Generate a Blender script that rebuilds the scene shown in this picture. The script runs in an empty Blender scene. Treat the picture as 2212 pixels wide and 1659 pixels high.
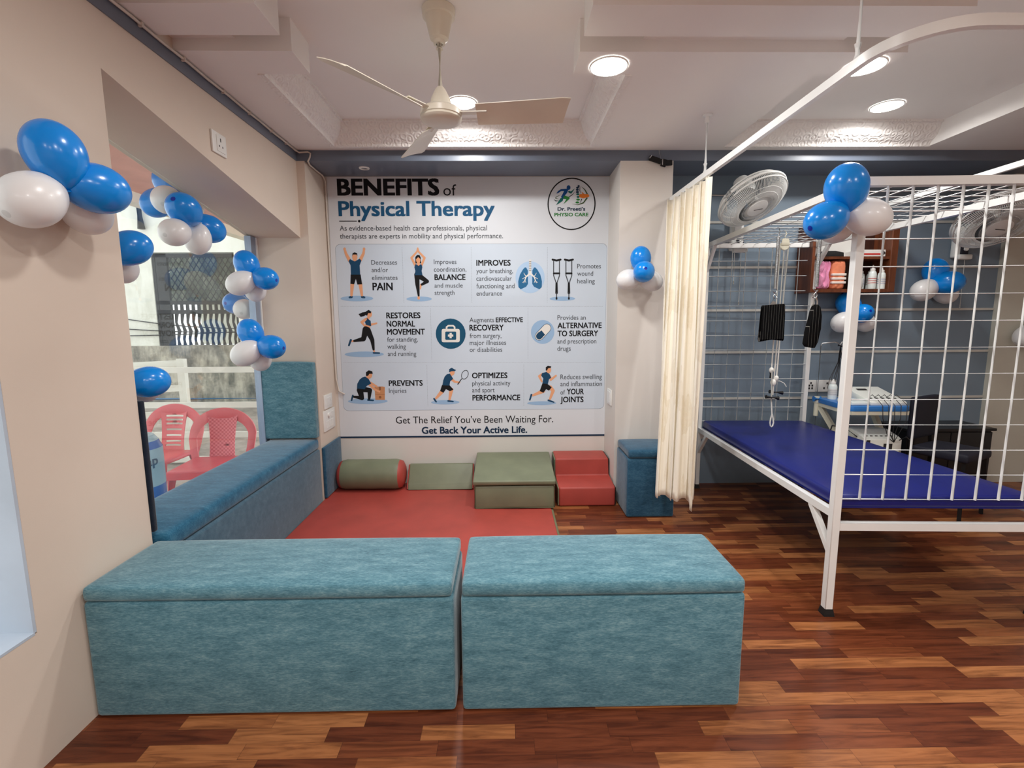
import bpy, bmesh, math, random
from mathutils import Vector, Matrix
from math import sin, cos, pi, radians

SC = bpy.context.scene
COL = SC.collection
random.seed(7)

# ------------------------------------------------------------------ camera, world, exposure, large lights
cam_d = bpy.data.cameras.new('camera')
cam_d.sensor_width = 36.0
cam_d.lens = 1032.06 / 2212 * 36.0
cam_d.clip_start = 0.02
cam_d.clip_end = 200
cam = bpy.data.objects.new('camera', cam_d)
COL.objects.link(cam)
RX = Vector((0.9998686, -0.01523013, -0.00555206))
RY = Vector((0.00749192, 0.13042953, 0.99142928))
RF = Vector((0.01437545, 0.9913406, -0.1305265))
cam.matrix_world = Matrix(((RX.x, RY.x, -RF.x, 0), (RX.y, RY.y, -RF.y, 0), (RX.z, RY.z, -RF.z, 1.35), (0, 0, 0, 1)))
SC.camera = cam

SC.view_settings.view_transform = 'Standard'
SC.view_settings.look = 'None'
SC.view_settings.gamma = 1.0
SC.view_settings.use_curve_mapping = False
SC.view_settings.exposure = 0.30
SC.cycles.max_bounces = 10
SC.cycles.diffuse_bounces = 6
SC.cycles.transparent_max_bounces = 16
SC.cycles.sample_clamp_indirect = 6.0

world = bpy.data.worlds.new('sky')
SC.world = world
world.use_nodes = True
wn = world.node_tree.nodes
wn['Background'].inputs['Color'].default_value = (1.0, 0.985, 0.96, 1)
wn['Background'].inputs['Strength'].default_value = 1.75


def lamp(name, loc, power, size, color=(1, 0.975, 0.945), spread=170, rot=(0, 0, 0)):
    d = bpy.data.lights.new(name, 'AREA')
    d.shape = 'DISK'
    d.size = size
    d.energy = power
    d.color = color
    d.spread = radians(spread)
    o = bpy.data.objects.new(name, d)
    o.location = loc
    o.rotation_euler = rot
    COL.objects.link(o)
    return o


# the room's ceiling downlights: five in the picture, the rest of the same grid behind the camera
ZC, ZT = 2.517, 2.65
LIT = [(0.49, 2.373, ZC), (-0.245, 3.06, ZT), (1.681, 2.368, ZC), (2.36, 3.10, ZT)]
for (x, y, z), p in zip(LIT, (11, 11, 8, 8)):
    lamp('downlight_lamp', (x, y, z - 0.02), p, 0.15)
for x, y, z, p in [(-0.25, 1.3, ZT, 9), (2.36, 1.3, ZT, 3), (0.45, -0.2, ZC, 22), (1.7, -0.2, ZC, 20), (0.45, -1.8, ZC, 24), (-0.6, -1.4, ZC, 18), (2.6, -1.6, ZC, 9)]:
    lamp('downlight_lamp', (x, y, z - 0.02), p, 0.15)


# ------------------------------------------------------------------ materials
def lin(c):
    return tuple(((v / 255) / 12.92 if v / 255 <= 0.04045 else ((v / 255 + 0.055) / 1.055) ** 2.4) for v in c) + (1.0,)


class NT:
    def __init__(self, name):
        self.m = bpy.data.materials.new(name)
        self.m.use_nodes = True
        self.t = self.m.node_tree
        self.b = self.t.nodes['Principled BSDF']

    def n(self, typ, **kw):
        nd = self.t.nodes.new(typ)
        for k, v in kw.items():
            setattr(nd, k, v)
        return nd

    def l(self, a, b):
        self.t.links.new(a, b)

    def math(self, op, a, b=None, c=None):
        nd = self.n('ShaderNodeMath', operation=op)
        for i, v in enumerate((a, b, c)):
            if v is None:
                continue
            if isinstance(v, (int, float)):
                nd.inputs[i].default_value = v
            else:
                self.l(v, nd.inputs[i])
        return nd.outputs[0]

    def coords(self, scale=(1, 1, 1), rot=(0, 0, 0)):
        tc = self.n('ShaderNodeTexCoord')
        mp = self.n('ShaderNodeMapping')
        mp.inputs['Scale'].default_value = scale
        mp.inputs['Rotation'].default_value = rot
        self.l(tc.outputs['Object'], mp.inputs['Vector'])
        return mp.outputs['Vector']

    def noise(self, vec, scale, detail=4, rough=0.55):
        nd = self.n('ShaderNodeTexNoise')
        nd.inputs['Scale'].default_value = scale
        nd.inputs['Detail'].default_value = detail
        nd.inputs['Roughness'].default_value = rough
        self.l(vec, nd.inputs['Vector'])
        return nd.outputs['Fac']

    def ramp(self, fac, stops):
        nd = self.n('ShaderNodeValToRGB')
        el = nd.color_ramp.elements
        while len(el) < len(stops):
            el.new(0.5)
        for e, (p, c) in zip(el, stops):
            e.position = p
            e.color = lin(c)
        self.l(fac, nd.inputs['Fac'])
        return nd.outputs['Color']

    def bump(self, h, strength=0.3, dist=0.01):
        nd = self.n('ShaderNodeBump')
        nd.inputs['Strength'].default_value = strength
        nd.inputs['Distance'].default_value = dist
        self.l(h, nd.inputs['Height'])
        self.l(nd.outputs['Normal'], self.b.inputs['Normal'])


def plain(name, c, rough=0.5, metal=0.0, var=0.05, scale=6.0, bump=0.0, bscale=60.0, coat=0.0, spec=0.5):
    """a surface of one colour with a faint procedural mottling and optional grain"""
    k = NT(name)
    v = k.coords()
    lo = tuple(max(0, x * (1 - var)) for x in c)
    hi = tuple(min(255, x * (1 + var)) for x in c)
    k.l(k.ramp(k.noise(v, scale), [(0.3, lo), (0.7, hi)]), k.b.inputs['Base Color'])
    k.b.inputs['Roughness'].default_value = rough
    k.b.inputs['Metallic'].default_value = metal
    k.b.inputs['Coat Weight'].default_value = coat
    k.b.inputs['Specular IOR Level'].default_value = spec
    if bump:
        k.bump(k.noise(v, bscale, 3), bump, 0.004)
    return k.m


def emit(name, c, strength):
    k = NT(name)
    k.b.inputs['Base Color'].default_value = lin(c)
    k.b.inputs['Emission Color'].default_value = lin(c)
    k.b.inputs['Emission Strength'].default_value = strength
    return k.m


def velvet(name, dark, mid, light, along=(1, 3.2, 3.2)):
    """mottled chenille upholstery with a fine crosswise weave"""
    k = NT(name)
    v = k.coords(along)
    big = k.noise(v, 9.0, 6, 0.7)
    fine = k.noise(k.coords((along[0] * 30, along[1] * 46, along[2] * 46)), 2.2, 4, 0.7)
    mix = k.math('ADD', k.math('MULTIPLY', big, 0.46), k.math('MULTIPLY', fine, 0.54))
    k.l(k.ramp(mix, [(0.30, dark), (0.50, mid), (0.70, light)]), k.b.inputs['Base Color'])
    k.b.inputs['Roughness'].default_value = 0.85
    k.b.inputs['Sheen Weight'].default_value = 0.35
    k.b.inputs['Sheen Roughness'].default_value = 0.4
    k.b.inputs['Specular IOR Level'].default_value = 0.15
    k.bump(mix, 0.35, 0.004)
    return k.m


def parquet():
    k = NT('parquet_floor')
    tc = k.n('ShaderNodeTexCoord')
    sp = k.n('ShaderNodeSeparateXYZ')
    k.l(tc.outputs['Object'], sp.inputs[0])
    x, y = sp.outputs[0], sp.outputs[1]
    row = k.math('FLOOR', k.math('DIVIDE', y, 0.058))
    wn1 = k.n('ShaderNodeTexWhiteNoise', noise_dimensions='1D')
    k.l(row, wn1.inputs['W'])
    u = k.math('ADD', k.math('DIVIDE', x, 0.31), k.math('MULTIPLY', wn1.outputs['Value'], 7.0))
    pid = k.math('FLOOR', u)
    cb = k.n('ShaderNodeCombineXYZ')
    k.l(pid, cb.inputs[0])
    k.l(row, cb.inputs[1])
    wn2 = k.n('ShaderNodeTexWhiteNoise', noise_dimensions='3D')
    k.l(cb.outputs[0], wn2.inputs['Vector'])
    tone = wn2.outputs['Value']
    # long streaky grain, different on every strip
    mp = k.n('ShaderNodeMapping')
    mp.inputs['Scale'].default_value = (2.2, 26, 1)
    k.l(tc.outputs['Object'], mp.inputs['Vector'])
    ad = k.n('ShaderNodeVectorMath', operation='ADD')
    sc2 = k.n('ShaderNodeVectorMath', operation='SCALE')
    k.l(wn2.outputs['Color'], sc2.inputs[0])
    sc2.inputs['Scale'].default_value = 40
    k.l(mp.outputs[0], ad.inputs[0])
    k.l(sc2.outputs[0], ad.inputs[1])
    g = k.n('ShaderNodeTexNoise')
    g.inputs['Scale'].default_value = 1.6
    g.inputs['Detail'].default_value = 6
    g.inputs['Roughness'].default_value = 0.62
    g.inputs['Distortion'].default_value = 0.9
    k.l(ad.outputs[0], g.inputs['Vector'])
    base = k.ramp(tone, [(0.0, (110, 57, 34)), (0.40, (128, 69, 42)), (0.58, (146, 86, 52)), (0.68, (170, 109, 66)), (1.0, (184, 124, 78))])
    gr = k.ramp(g.outputs['Fac'], [(0.30, (150, 134, 124)), (0.55, (228, 222, 216)), (0.75, (255, 255, 255))])
    mx = k.n('ShaderNodeMix', data_type='RGBA', blend_type='MULTIPLY')
    mx.inputs['Factor'].default_value = 1.0
    k.l(base, mx.inputs[6])
    k.l(gr, mx.inputs[7])
    # dark hairline seams between the strips
    fy = k.math('FRACT', k.math('DIVIDE', y, 0.058))
    fx = k.math('FRACT', u)
    seam = k.math('MAXIMUM', k.math('LESS_THAN', fy, 0.022), k.math('LESS_THAN', fx, 0.005))
    m2 = k.n('ShaderNodeMix', data_type='RGBA')
    k.l(k.math('MULTIPLY', seam, 0.55), m2.inputs['Factor'])
    k.l(mx.outputs[2], m2.inputs[6])
    m2.inputs[7].default_value = lin((48, 22, 12))
    k.l(m2.outputs[2], k.b.inputs['Base Color'])
    k.b.inputs['Roughness'].default_value = 0.34
    k.b.inputs['Specular IOR Level'].default_value = 0.35
    return k.m


def wood(name, dark, light, scale=(18, 18, 1.6)):
    k = NT(name)
    v = k.coords(scale)
    n1 = k.noise(v, 2.0, 6, 0.6)
    k.l(k.ramp(n1, [(0.3, dark), (0.7, light)]), k.b.inputs['Base Color'])
    k.b.inputs['Roughness'].default_value = 0.38
    return k.m


def weathered(name, a, b, c, scale=2.0):
    k = NT(name)
    v = k.coords()
    n1 = k.noise(v, scale, 8, 0.72)
    n2 = k.noise(k.coords((1, 1, 0.25)), scale * 3.2, 6, 0.7)
    f = k.math('ADD', k.math('MULTIPLY', n1, 0.55), k.math('MULTIPLY', n2, 0.45))
    k.l(k.ramp(f, [(0.40, a), (0.5, b), (0.60, c)]), k.b.inputs['Base Color'])
    k.b.inputs['Roughness'].default_value = 0.95
    k.bump(f, 0.5, 0.02)
    return k.m


def glass_pane(name, tint=(246, 250, 250)):
    k = NT(name)
    t = k.t
    t.nodes.remove(k.b)
    tr = k.n('ShaderNodeBsdfTransparent')
    tr.inputs[0].default_value = lin(tint)
    gl = k.n('ShaderNodeBsdfGlossy')
    gl.inputs['Roughness'].default_value = 0.03
    fr = k.n('ShaderNodeFresnel')
    fr.inputs['IOR'].default_value = 1.45
    mx = k.n('ShaderNodeMixShader')
    k.l(k.math('MULTIPLY', fr.outputs[0], 0.22), mx.inputs[0])
    k.l(tr.outputs[0], mx.inputs[1])
    k.l(gl.outputs[0], mx.inputs[2])
    # a thin film of dust on the pane
    df = k.n('ShaderNodeBsdfDiffuse')
    df.inputs[0].default_value = lin((225, 228, 226))
    m2 = k.n('ShaderNodeMixShader')
    dust = k.noise(k.coords(), 3.0, 6, 0.7)
    k.l(k.math('MULTIPLY', dust, 0.03), m2.inputs[0])
    k.l(mx.outputs[0], m2.inputs[1])
    k.l(df.outputs[0], m2.inputs[2])
    k.l(m2.outputs[0], t.nodes['Material Output'].inputs['Surface'])
    return k.m


def balloon_mat(name, c, spot, pearl=0.0):
    k = NT(name)
    tc = k.n('ShaderNodeTexCoord')
    sp = k.n('ShaderNodeSeparateXYZ')
    k.l(tc.outputs['Object'], sp.inputs[0])
    f = k.math('GREATER_THAN', sp.outputs[2], 0.5825)   # the thick spot of latex at the crown
    mx = k.n('ShaderNodeMix', data_type='RGBA')
    k.l(f, mx.inputs['Factor'])
    mx.inputs[6].default_value = lin(c)
    mx.inputs[7].default_value = lin(spot)
    k.l(mx.outputs[2], k.b.inputs['Base Color'])
    k.b.inputs['Roughness'].default_value = 0.22 + pearl
    k.b.inputs['Subsurface Weight'].default_value = 0.12
    k.b.inputs['Subsurface Radius'].default_value = (0.05, 0.05, 0.05)
    k.b.inputs['Subsurface Scale'].default_value = 0.3
    k.b.inputs['Coat Weight'].default_value = 0.1
    k.b.inputs['Coat Roughness'].default_value = 0.12
    return k.m


def relief(name, c):
    """white plaster with a moulded running ornament"""
    k = NT(name)
    k.b.inputs['Base Color'].default_value = lin(c)
    k.b.inputs['Roughness'].default_value = 1.0
    k.b.inputs['Specular IOR Level'].default_value = 0.05
    v = k.coords((1, 1, 1))
    w = k.n('ShaderNodeTexVoronoi', feature='F1')
    w.inputs['Scale'].default_value = 22
    k.l(v, w.inputs['Vector'])
    n = k.noise(v, 34, 2)
    k.bump(k.math('ADD', k.math('SINE', k.math('MULTIPLY', w.outputs['Distance'], 16.0)), k.math('MULTIPLY', n, 0.8)), 0.4, 0.005)
    return k.m


M = dict(
    wall=plain('cream_wall_paint', (211, 197, 183), 0.75, var=0.015, scale=1.5, bump=0.04, bscale=200),
    white_wall=plain('off_white_wall_paint', (214, 209, 202), 0.7, var=0.015, scale=1.5),
    ceil=plain('ceiling_paint', (234, 231, 228), 0.85, var=0.012, scale=1.2),
    relief=relief('plaster_moulding', (234, 231, 228)),
    slate=plain('slate_gloss_paint', (104, 113, 128), 0.36, var=0.04, scale=3),
    greywall=plain('blue_grey_wall_paint', (118, 135, 150), 0.6, var=0.03, scale=1.5),
    stripe=plain('pale_groove_paint', (196, 196, 190), 0.6),
    pale=plain('pale_grey_paint', (196, 194, 182), 0.6, var=0.01),
    jamb=plain('grey_blue_jamb_paint', (182, 194, 208), 0.5, var=0.04, scale=3),
    floor=parquet(),
    teal=velvet('teal_chenille', (44, 82, 97), (84, 126, 140), (132, 167, 174)),
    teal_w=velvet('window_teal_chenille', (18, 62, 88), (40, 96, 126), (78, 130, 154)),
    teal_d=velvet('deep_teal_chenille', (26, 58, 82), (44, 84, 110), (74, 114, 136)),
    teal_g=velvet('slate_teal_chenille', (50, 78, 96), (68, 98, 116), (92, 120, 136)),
    red=plain('red_leatherette', (168, 68, 59), 0.5, var=0.05, scale=5, bump=0.08, bscale=14),
    olive=plain('olive_leatherette', (116, 122, 98), 0.45, var=0.05, scale=6, bump=0.08, bscale=16),
    piping=plain('olive_piping', (112, 112, 84), 0.6),
    frame=plain('white_enamel', (236, 238, 236), 0.28, var=0.02, scale=4, coat=0.3),
    navy=plain('navy_vinyl', (16, 28, 108), 0.36, var=0.05, scale=4, bump=0.03, bscale=10),
    rubber=plain('black_rubber', (20, 20, 20), 0.6),
    black=plain('black_webbing', (20, 20, 21), 0.8, bump=0.2, bscale=160),
    chrome=plain('chrome_steel', (200, 202, 204), 0.16, 1.0, var=0.02),
    steel=plain('zinc_steel', (205, 208, 210), 0.3, 1.0, var=0.04),
    rope=plain('white_rope', (232, 232, 226), 0.8, bump=0.3, bscale=300),
    plastic=plain('white_plastic', (228, 228, 224), 0.35, var=0.01),
    fanw=plain('ivory_enamel', (222, 216, 200), 0.35, var=0.02),
    fang=plain('fan_light_grey_plastic', (226, 228, 226), 0.4, var=0.02),
    fanblade=plain('pale_clear_fan_blade', (196, 200, 202), 0.3),
    dark=plain('dark_slot', (36, 34, 34), 0.6),
    alu=plain('window_aluminium', (150, 164, 184), 0.35, 0.3, var=0.03),
    cable=plain('white_cable_sheath', (206, 198, 188), 0.5),
    cabled=plain('black_cable_sheath', (30, 30, 34), 0.5),
    walnut=wood('walnut_laminate', (74, 38, 22), (122, 66, 38)),
    walnut_d=wood('dark_walnut_laminate', (44, 24, 18), (66, 36, 26)),
    pink=plain('pink_terry', (226, 150, 186), 0.95, var=0.06, scale=20, bump=0.6, bscale=220),
    orange=plain('orange_terry', (236, 142, 104), 0.95, var=0.06, scale=20, bump=0.6, bscale=220),
    whitec=plain('white_terry_band', (236, 228, 220), 0.95, bump=0.5, bscale=220),
    bottle=plain('milky_bottle', (226, 236, 234), 0.3, var=0.01),
    blue_l=plain('blue_print', (70, 120, 180), 0.5),
    red_l=plain('red_print', (190, 52, 48), 0.5),
    blue_top=plain('blue_tray_plastic', (44, 122, 200), 0.35, var=0.03),
    cream_p=plain('cream_enamel', (222, 220, 200), 0.35, var=0.02),
    mach=plain('machine_white_plastic', (226, 230, 224), 0.4, var=0.01),
    blackwood=plain('black_laminate', (18, 17, 18), 0.35),
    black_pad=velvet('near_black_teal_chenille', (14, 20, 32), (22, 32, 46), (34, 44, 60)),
    bluechair=plain('dark_blue_upholstery', (14, 16, 34), 0.7),
    glass=glass_pane('window_glass'),
    bblue=balloon_mat('blue_latex', (0, 134, 224), (0, 44, 160)),
    bwhite=balloon_mat('pearl_white_latex', (226, 226, 226), (206, 206, 206), 0.1),
    light=emit('lit_diffuser', (255, 253, 250), 20.0),
    ring=plain('downlight_ring', (236, 236, 232), 0.4),
    chair_r=plain('coral_red_plastic', (212, 86, 92), 0.35, var=0.04, scale=6),
    weave=plain('coral_red_woven_plastic', (206, 84, 92), 0.45, var=0.12, scale=40, bump=0.8, bscale=70),
    out_white=weathered('whitewashed_wall', (214, 214, 202), (232, 232, 222), (240, 240, 234), 1.2),
    out_stain=weathered('stained_cement', (98, 95, 86), (156, 151, 138), (198, 192, 176), 2.4),
    out_floor=weathered('grey_paving', (128, 118, 108), (160, 150, 140), (184, 174, 164), 1.4),
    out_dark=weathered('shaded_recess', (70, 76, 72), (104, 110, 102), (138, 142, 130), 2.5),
    out_pink=plain('pink_fascia_paint', (206, 152, 142), 0.7, var=0.04),
    out_cream=plain('cream_fascia_paint', (226, 216, 196), 0.7, var=0.03),
    iron=plain('dark_iron', (34, 34, 34), 0.6, var=0.1, scale=12),
    rail=plain('white_painted_steel', (232, 232, 222), 0.4, var=0.03),
    pipe=plain('blue_pipe', (70, 130, 180), 0.4),
    drum=plain('blue_drum_plastic', (40, 112, 205), 0.3, var=0.05, scale=6),
    drum_l=plain('pale_blue_label', (170, 206, 226), 0.5),
    lid_pale=plain('pale_drum_top', (190, 214, 226), 0.3),
)


def striped(name, base, line, freq, width):
    """dark elastic webbing with fine pale lines running down it (object X across)"""
    k = NT(name)
    tc = k.n('ShaderNodeTexCoord')
    sp = k.n('ShaderNodeSeparateXYZ')
    k.l(tc.outputs['Object'], sp.inputs[0])
    f = k.math('LESS_THAN', k.math('FRACT', k.math('MULTIPLY', sp.outputs[0], freq)), width)
    mx = k.n('ShaderNodeMix', data_type='RGBA')
    k.l(f, mx.inputs['Factor'])
    mx.inputs[6].default_value = lin(base)
    mx.inputs[7].default_value = lin(line)
    k.l(mx.outputs[2], k.b.inputs['Base Color'])
    k.b.inputs['Roughness'].default_value = 0.9
    k.b.inputs['Specular IOR Level'].default_value = 0.1
    return k.m


def curtain_mat():
    k = NT('cream_jacquard')
    v = k.coords((1, 1, 1))
    a = k.noise(v, 60, 4, 0.7)
    b = k.noise(k.coords((1.2, 1.2, 0.3)), 9, 2, 0.5)
    sel = k.math('GREATER_THAN', b, 0.56)
    f = k.math('SUBTRACT', 0.75, k.math('MULTIPLY', k.math('MULTIPLY', a, sel), 0.9))
    k.l(k.ramp(f, [(0.2, (230, 220, 198)), (0.75, (240, 233, 216))]), k.b.inputs['Base Color'])
    k.b.inputs['Roughness'].default_value = 0.6
    k.b.inputs['Sheen Weight'].default_value = 0.3
    k.bump(k.math('ADD', a, k.math('MULTIPLY', sel, a)), 0.12, 0.002)
    return k.m




def woven():
    """moulded basket weave: little upright and level bars in alternation"""
    k = NT('moulded_weave')
    c = k.n('ShaderNodeTexChecker')
    c.inputs['Scale'].default_value = 66
    k.l(k.coords((1, 0.001, 1)), c.inputs['Vector'])
    k.l(k.ramp(c.outputs['Fac'], [(0.0, (196, 74, 82)), (1.0, (226, 116, 122))]), k.b.inputs['Base Color'])
    k.b.inputs['Roughness'].default_value = 0.4
    k.bump(c.outputs['Fac'], 0.5, 0.004)
    return k.m


M['weave'] = woven()
M['sling'] = striped('striped_black_webbing', (12, 12, 13), (112, 112, 108), 62, 0.06)
M['curtain'] = curtain_mat()
INK = {k: plain('print_' + k, c, 0.65, var=0.0, spec=0.2) for k, c in dict(
    ink=(20, 20, 24), grey=(70, 74, 80), teal=(30, 84, 122), deep=(20, 46, 72), navy=(26, 68, 100), black=(22, 22, 24),
    skin=(226, 164, 124), mat=(150, 182, 214), sky=(174, 202, 230), lung=(44, 104, 148), pale=(226, 224, 218), badge=(24, 80, 110),
    carton=(196, 138, 96), cartond=(140, 92, 60), blue=(20, 76, 138), leaf=(46, 128, 58), teal2=(24, 100, 92), olive=(64, 86, 48),
    orange=(222, 122, 46), paper=(214, 219, 224), panel=(200, 212, 224), rule=(140, 150, 160)).items()}


# ------------------------------------------------------------------ mesh helpers
WM = {}


def obj(name, bm, mats, parent=None, smooth=None, kind=None):
    """link one mesh object; geometry is given in world space (or in the frame of its thing when the thing is turned)"""
    if parent is not None and WM.get(parent.name) is not None:
        bm.transform(WM[parent.name])
    bmesh.ops.recalc_face_normals(bm, faces=bm.faces)
    me = bpy.data.meshes.new(name)
    bm.to_mesh(me)
    bm.free()
    for m in (mats if isinstance(mats, (list, tuple)) else [mats]):
        me.materials.append(m)
    if smooth is not None:
        for p in me.polygons:
            p.use_smooth = True
        try:
            me.set_sharp_from_angle(angle=radians(smooth))
        except Exception:
            pass
    o = bpy.data.objects.new(name, me)
    COL.objects.link(o)
    if parent is not None:
        o.parent = parent
        WM[o.name] = WM.get(parent.name)
    if kind:
        o['kind'] = kind
    return o


def tag(o, label, cat, group=None, kind=None):
    if label:
        o['label'] = label
    if cat:
        o['category'] = cat
    if group:
        o['group'] = group
    if kind:
        o['kind'] = kind
    return o


def thing(name, loc, label, cat, group=None, rotz=0.0, local=False):
    """an Empty at the thing's base; its parts are given in world space, or in its own frame when local"""
    o = bpy.data.objects.new(name, None)
    o.empty_display_size = 0.05
    COL.objects.link(o)
    o.location = loc
    o.rotation_euler = (0, 0, rotz)
    mw = Matrix.Translation(Vector(loc)) @ Matrix.Rotation(rotz, 4, 'Z')
    WM[o.name] = None if local else mw.inverted()
    return tag(o, label, cat, group)


def struct(name, bm, m, parent=None, smooth=None):
    return obj(name, bm, m, parent, smooth, 'structure' if parent is None else None)


def NB():
    return bmesh.new()


def setmat(faces, i):
    for f in faces:
        f.material_index = i


def box(bm, x0, x1, y0, y1, z0, z1, mi=0, bev=0.0, seg=2):
    vs = [bm.verts.new(p) for p in [(x0, y0, z0), (x1, y0, z0), (x1, y1, z0), (x0, y1, z0), (x0, y0, z1), (x1, y0, z1), (x1, y1, z1), (x0, y1, z1)]]
    fs = [bm.faces.new([vs[i] for i in q]) for q in [(3, 2, 1, 0), (4, 5, 6, 7), (0, 1, 5, 4), (1, 2, 6, 5), (2, 3, 7, 6), (3, 0, 4, 7)]]
    setmat(fs, mi)
    if bev > 0:
        es = list({e for f in fs for e in f.edges})
        r = bmesh.ops.bevel(bm, geom=es, offset=bev, segments=seg, profile=0.6, affect='EDGES', clamp_overlap=True)
        setmat(r['faces'], mi)
    return vs


def prism(bm, pts, axis, a, b, mi=0, bev=0.0, seg=2):
    """extrude a 2-D outline along an axis ('x': pts are (y,z); 'y': (x,z); 'z': (x,y)) from a to b"""
    def P(p, t):
        return {'x': (t, p[0], p[1]), 'y': (p[0], t, p[1]), 'z': (p[0], p[1], t)}[axis]
    A = [bm.verts.new(P(p, a)) for p in pts]
    B = [bm.verts.new(P(p, b)) for p in pts]
    n = len(pts)
    fs = [bm.faces.new(A[::-1]), bm.faces.new(B)] + [bm.faces.new((A[i], A[(i + 1) % n], B[(i + 1) % n], B[i])) for i in range(n)]
    setmat(fs, mi)
    if bev > 0:
        es = list({e for f in fs for e in f.edges})
        r = bmesh.ops.bevel(bm, geom=es, offset=bev, segments=seg, profile=0.6, affect='EDGES', clamp_overlap=True)
        setmat(r['faces'], mi)
    return fs


def frame_of(d):
    d = Vector(d).normalized()
    a = Vector((0, 0, 1)) if abs(d.z) < 0.9 else Vector((1, 0, 0))
    u = d.cross(a).normalized()
    return u, u.cross(d)


def tube(bm, pts, r, seg=8, mi=0, closed=False, cap=True):
    """a round bar through the points; r may be a list of radii"""
    pts = [Vector(p) for p in pts]
    n = len(pts)
    rs = r if isinstance(r, (list, tuple)) else [r] * n
    rings = []
    u = None
    for i, p in enumerate(pts):
        if closed:
            d = pts[(i + 1) % n] - pts[i - 1]
        else:
            d = pts[min(i + 1, n - 1)] - pts[max(i - 1, 0)]
        d.normalize()
        if u is None:
            u, v = frame_of(d)
        else:
            u = (u - d * u.dot(d))
            u = u.normalized() if u.length > 1e-6 else frame_of(d)[0]
            v = d.cross(u)
        rings.append([bm.verts.new(p + (u * cos(2 * pi * k / seg) + v * sin(2 * pi * k / seg)) * rs[i]) for k in range(seg)])
    for i in range(n if closed else n - 1):
        a, b = rings[i], rings[(i + 1) % n]
        for k in range(seg):
            f = bm.faces.new((a[k], a[(k + 1) % seg], b[(k + 1) % seg], b[k]))
            f.material_index = mi
    if cap and not closed:
        bm.faces.new(rings[0][::-1]).material_index = mi
        bm.faces.new(rings[-1]).material_index = mi


def bar(bm, a, b, w, h=None, mi=0, up=(0, 0, 1)):
    """a square-section bar between two points"""
    a, b = Vector(a), Vector(b)
    h = h or w
    d = (b - a).normalized()
    up = Vector(up)
    if abs(d.dot(up)) > 0.95:
        up = Vector((0, 1, 0))
    s = d.cross(up).normalized()
    t = s.cross(d)
    vs = []
    for p in (a, b):
        for i, j in ((-1, -1), (1, -1), (1, 1), (-1, 1)):
            vs.append(bm.verts.new(p + s * (i * w / 2) + t * (j * h / 2)))
    for q in [(3, 2, 1, 0), (4, 5, 6, 7), (0, 1, 5, 4), (1, 2, 6, 5), (2, 3, 7, 6), (3, 0, 4, 7)]:
        bm.faces.new([vs[i] for i in q]).material_index = mi


def lathe(bm, prof, seg=24, mi=0, loc=(0, 0, 0), axis=(0, 0, 1), cap=True):
    """turn a profile of (radius, height) about an axis"""
    ax = Vector(axis).normalized()
    u, v = frame_of(ax)
    o = Vector(loc)
    rings = []
    for r, h in prof:
        if r < 1e-5:
            rings.append([bm.verts.new(o + ax * h)])
        else:
            rings.append([bm.verts.new(o + ax * h + (u * cos(2 * pi * k / seg) + v * sin(2 * pi * k / seg)) * r) for k in range(seg)])
    for a, b in zip(rings, rings[1:]):
        for k in range(seg):
            q = [a[k % len(a)], a[(k + 1) % len(a)], b[(k + 1) % len(b)], b[k % len(b)]]
            q = [x for i, x in enumerate(q) if x not in q[:i]]
            if len(q) > 2:
                bm.faces.new(q).material_index = mi
    if cap:
        for r_, rev in ((rings[0], True), (rings[-1], False)):
            if len(r_) > 2:
                bm.faces.new(r_[::-1] if rev else r_).material_index = mi


def arc(c, r, a0, a1, n, f):
    return [f(c[0] + r * cos(a0 + (a1 - a0) * i / n), c[1] + r * sin(a0 + (a1 - a0) * i / n)) for i in range(n + 1)]


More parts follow.
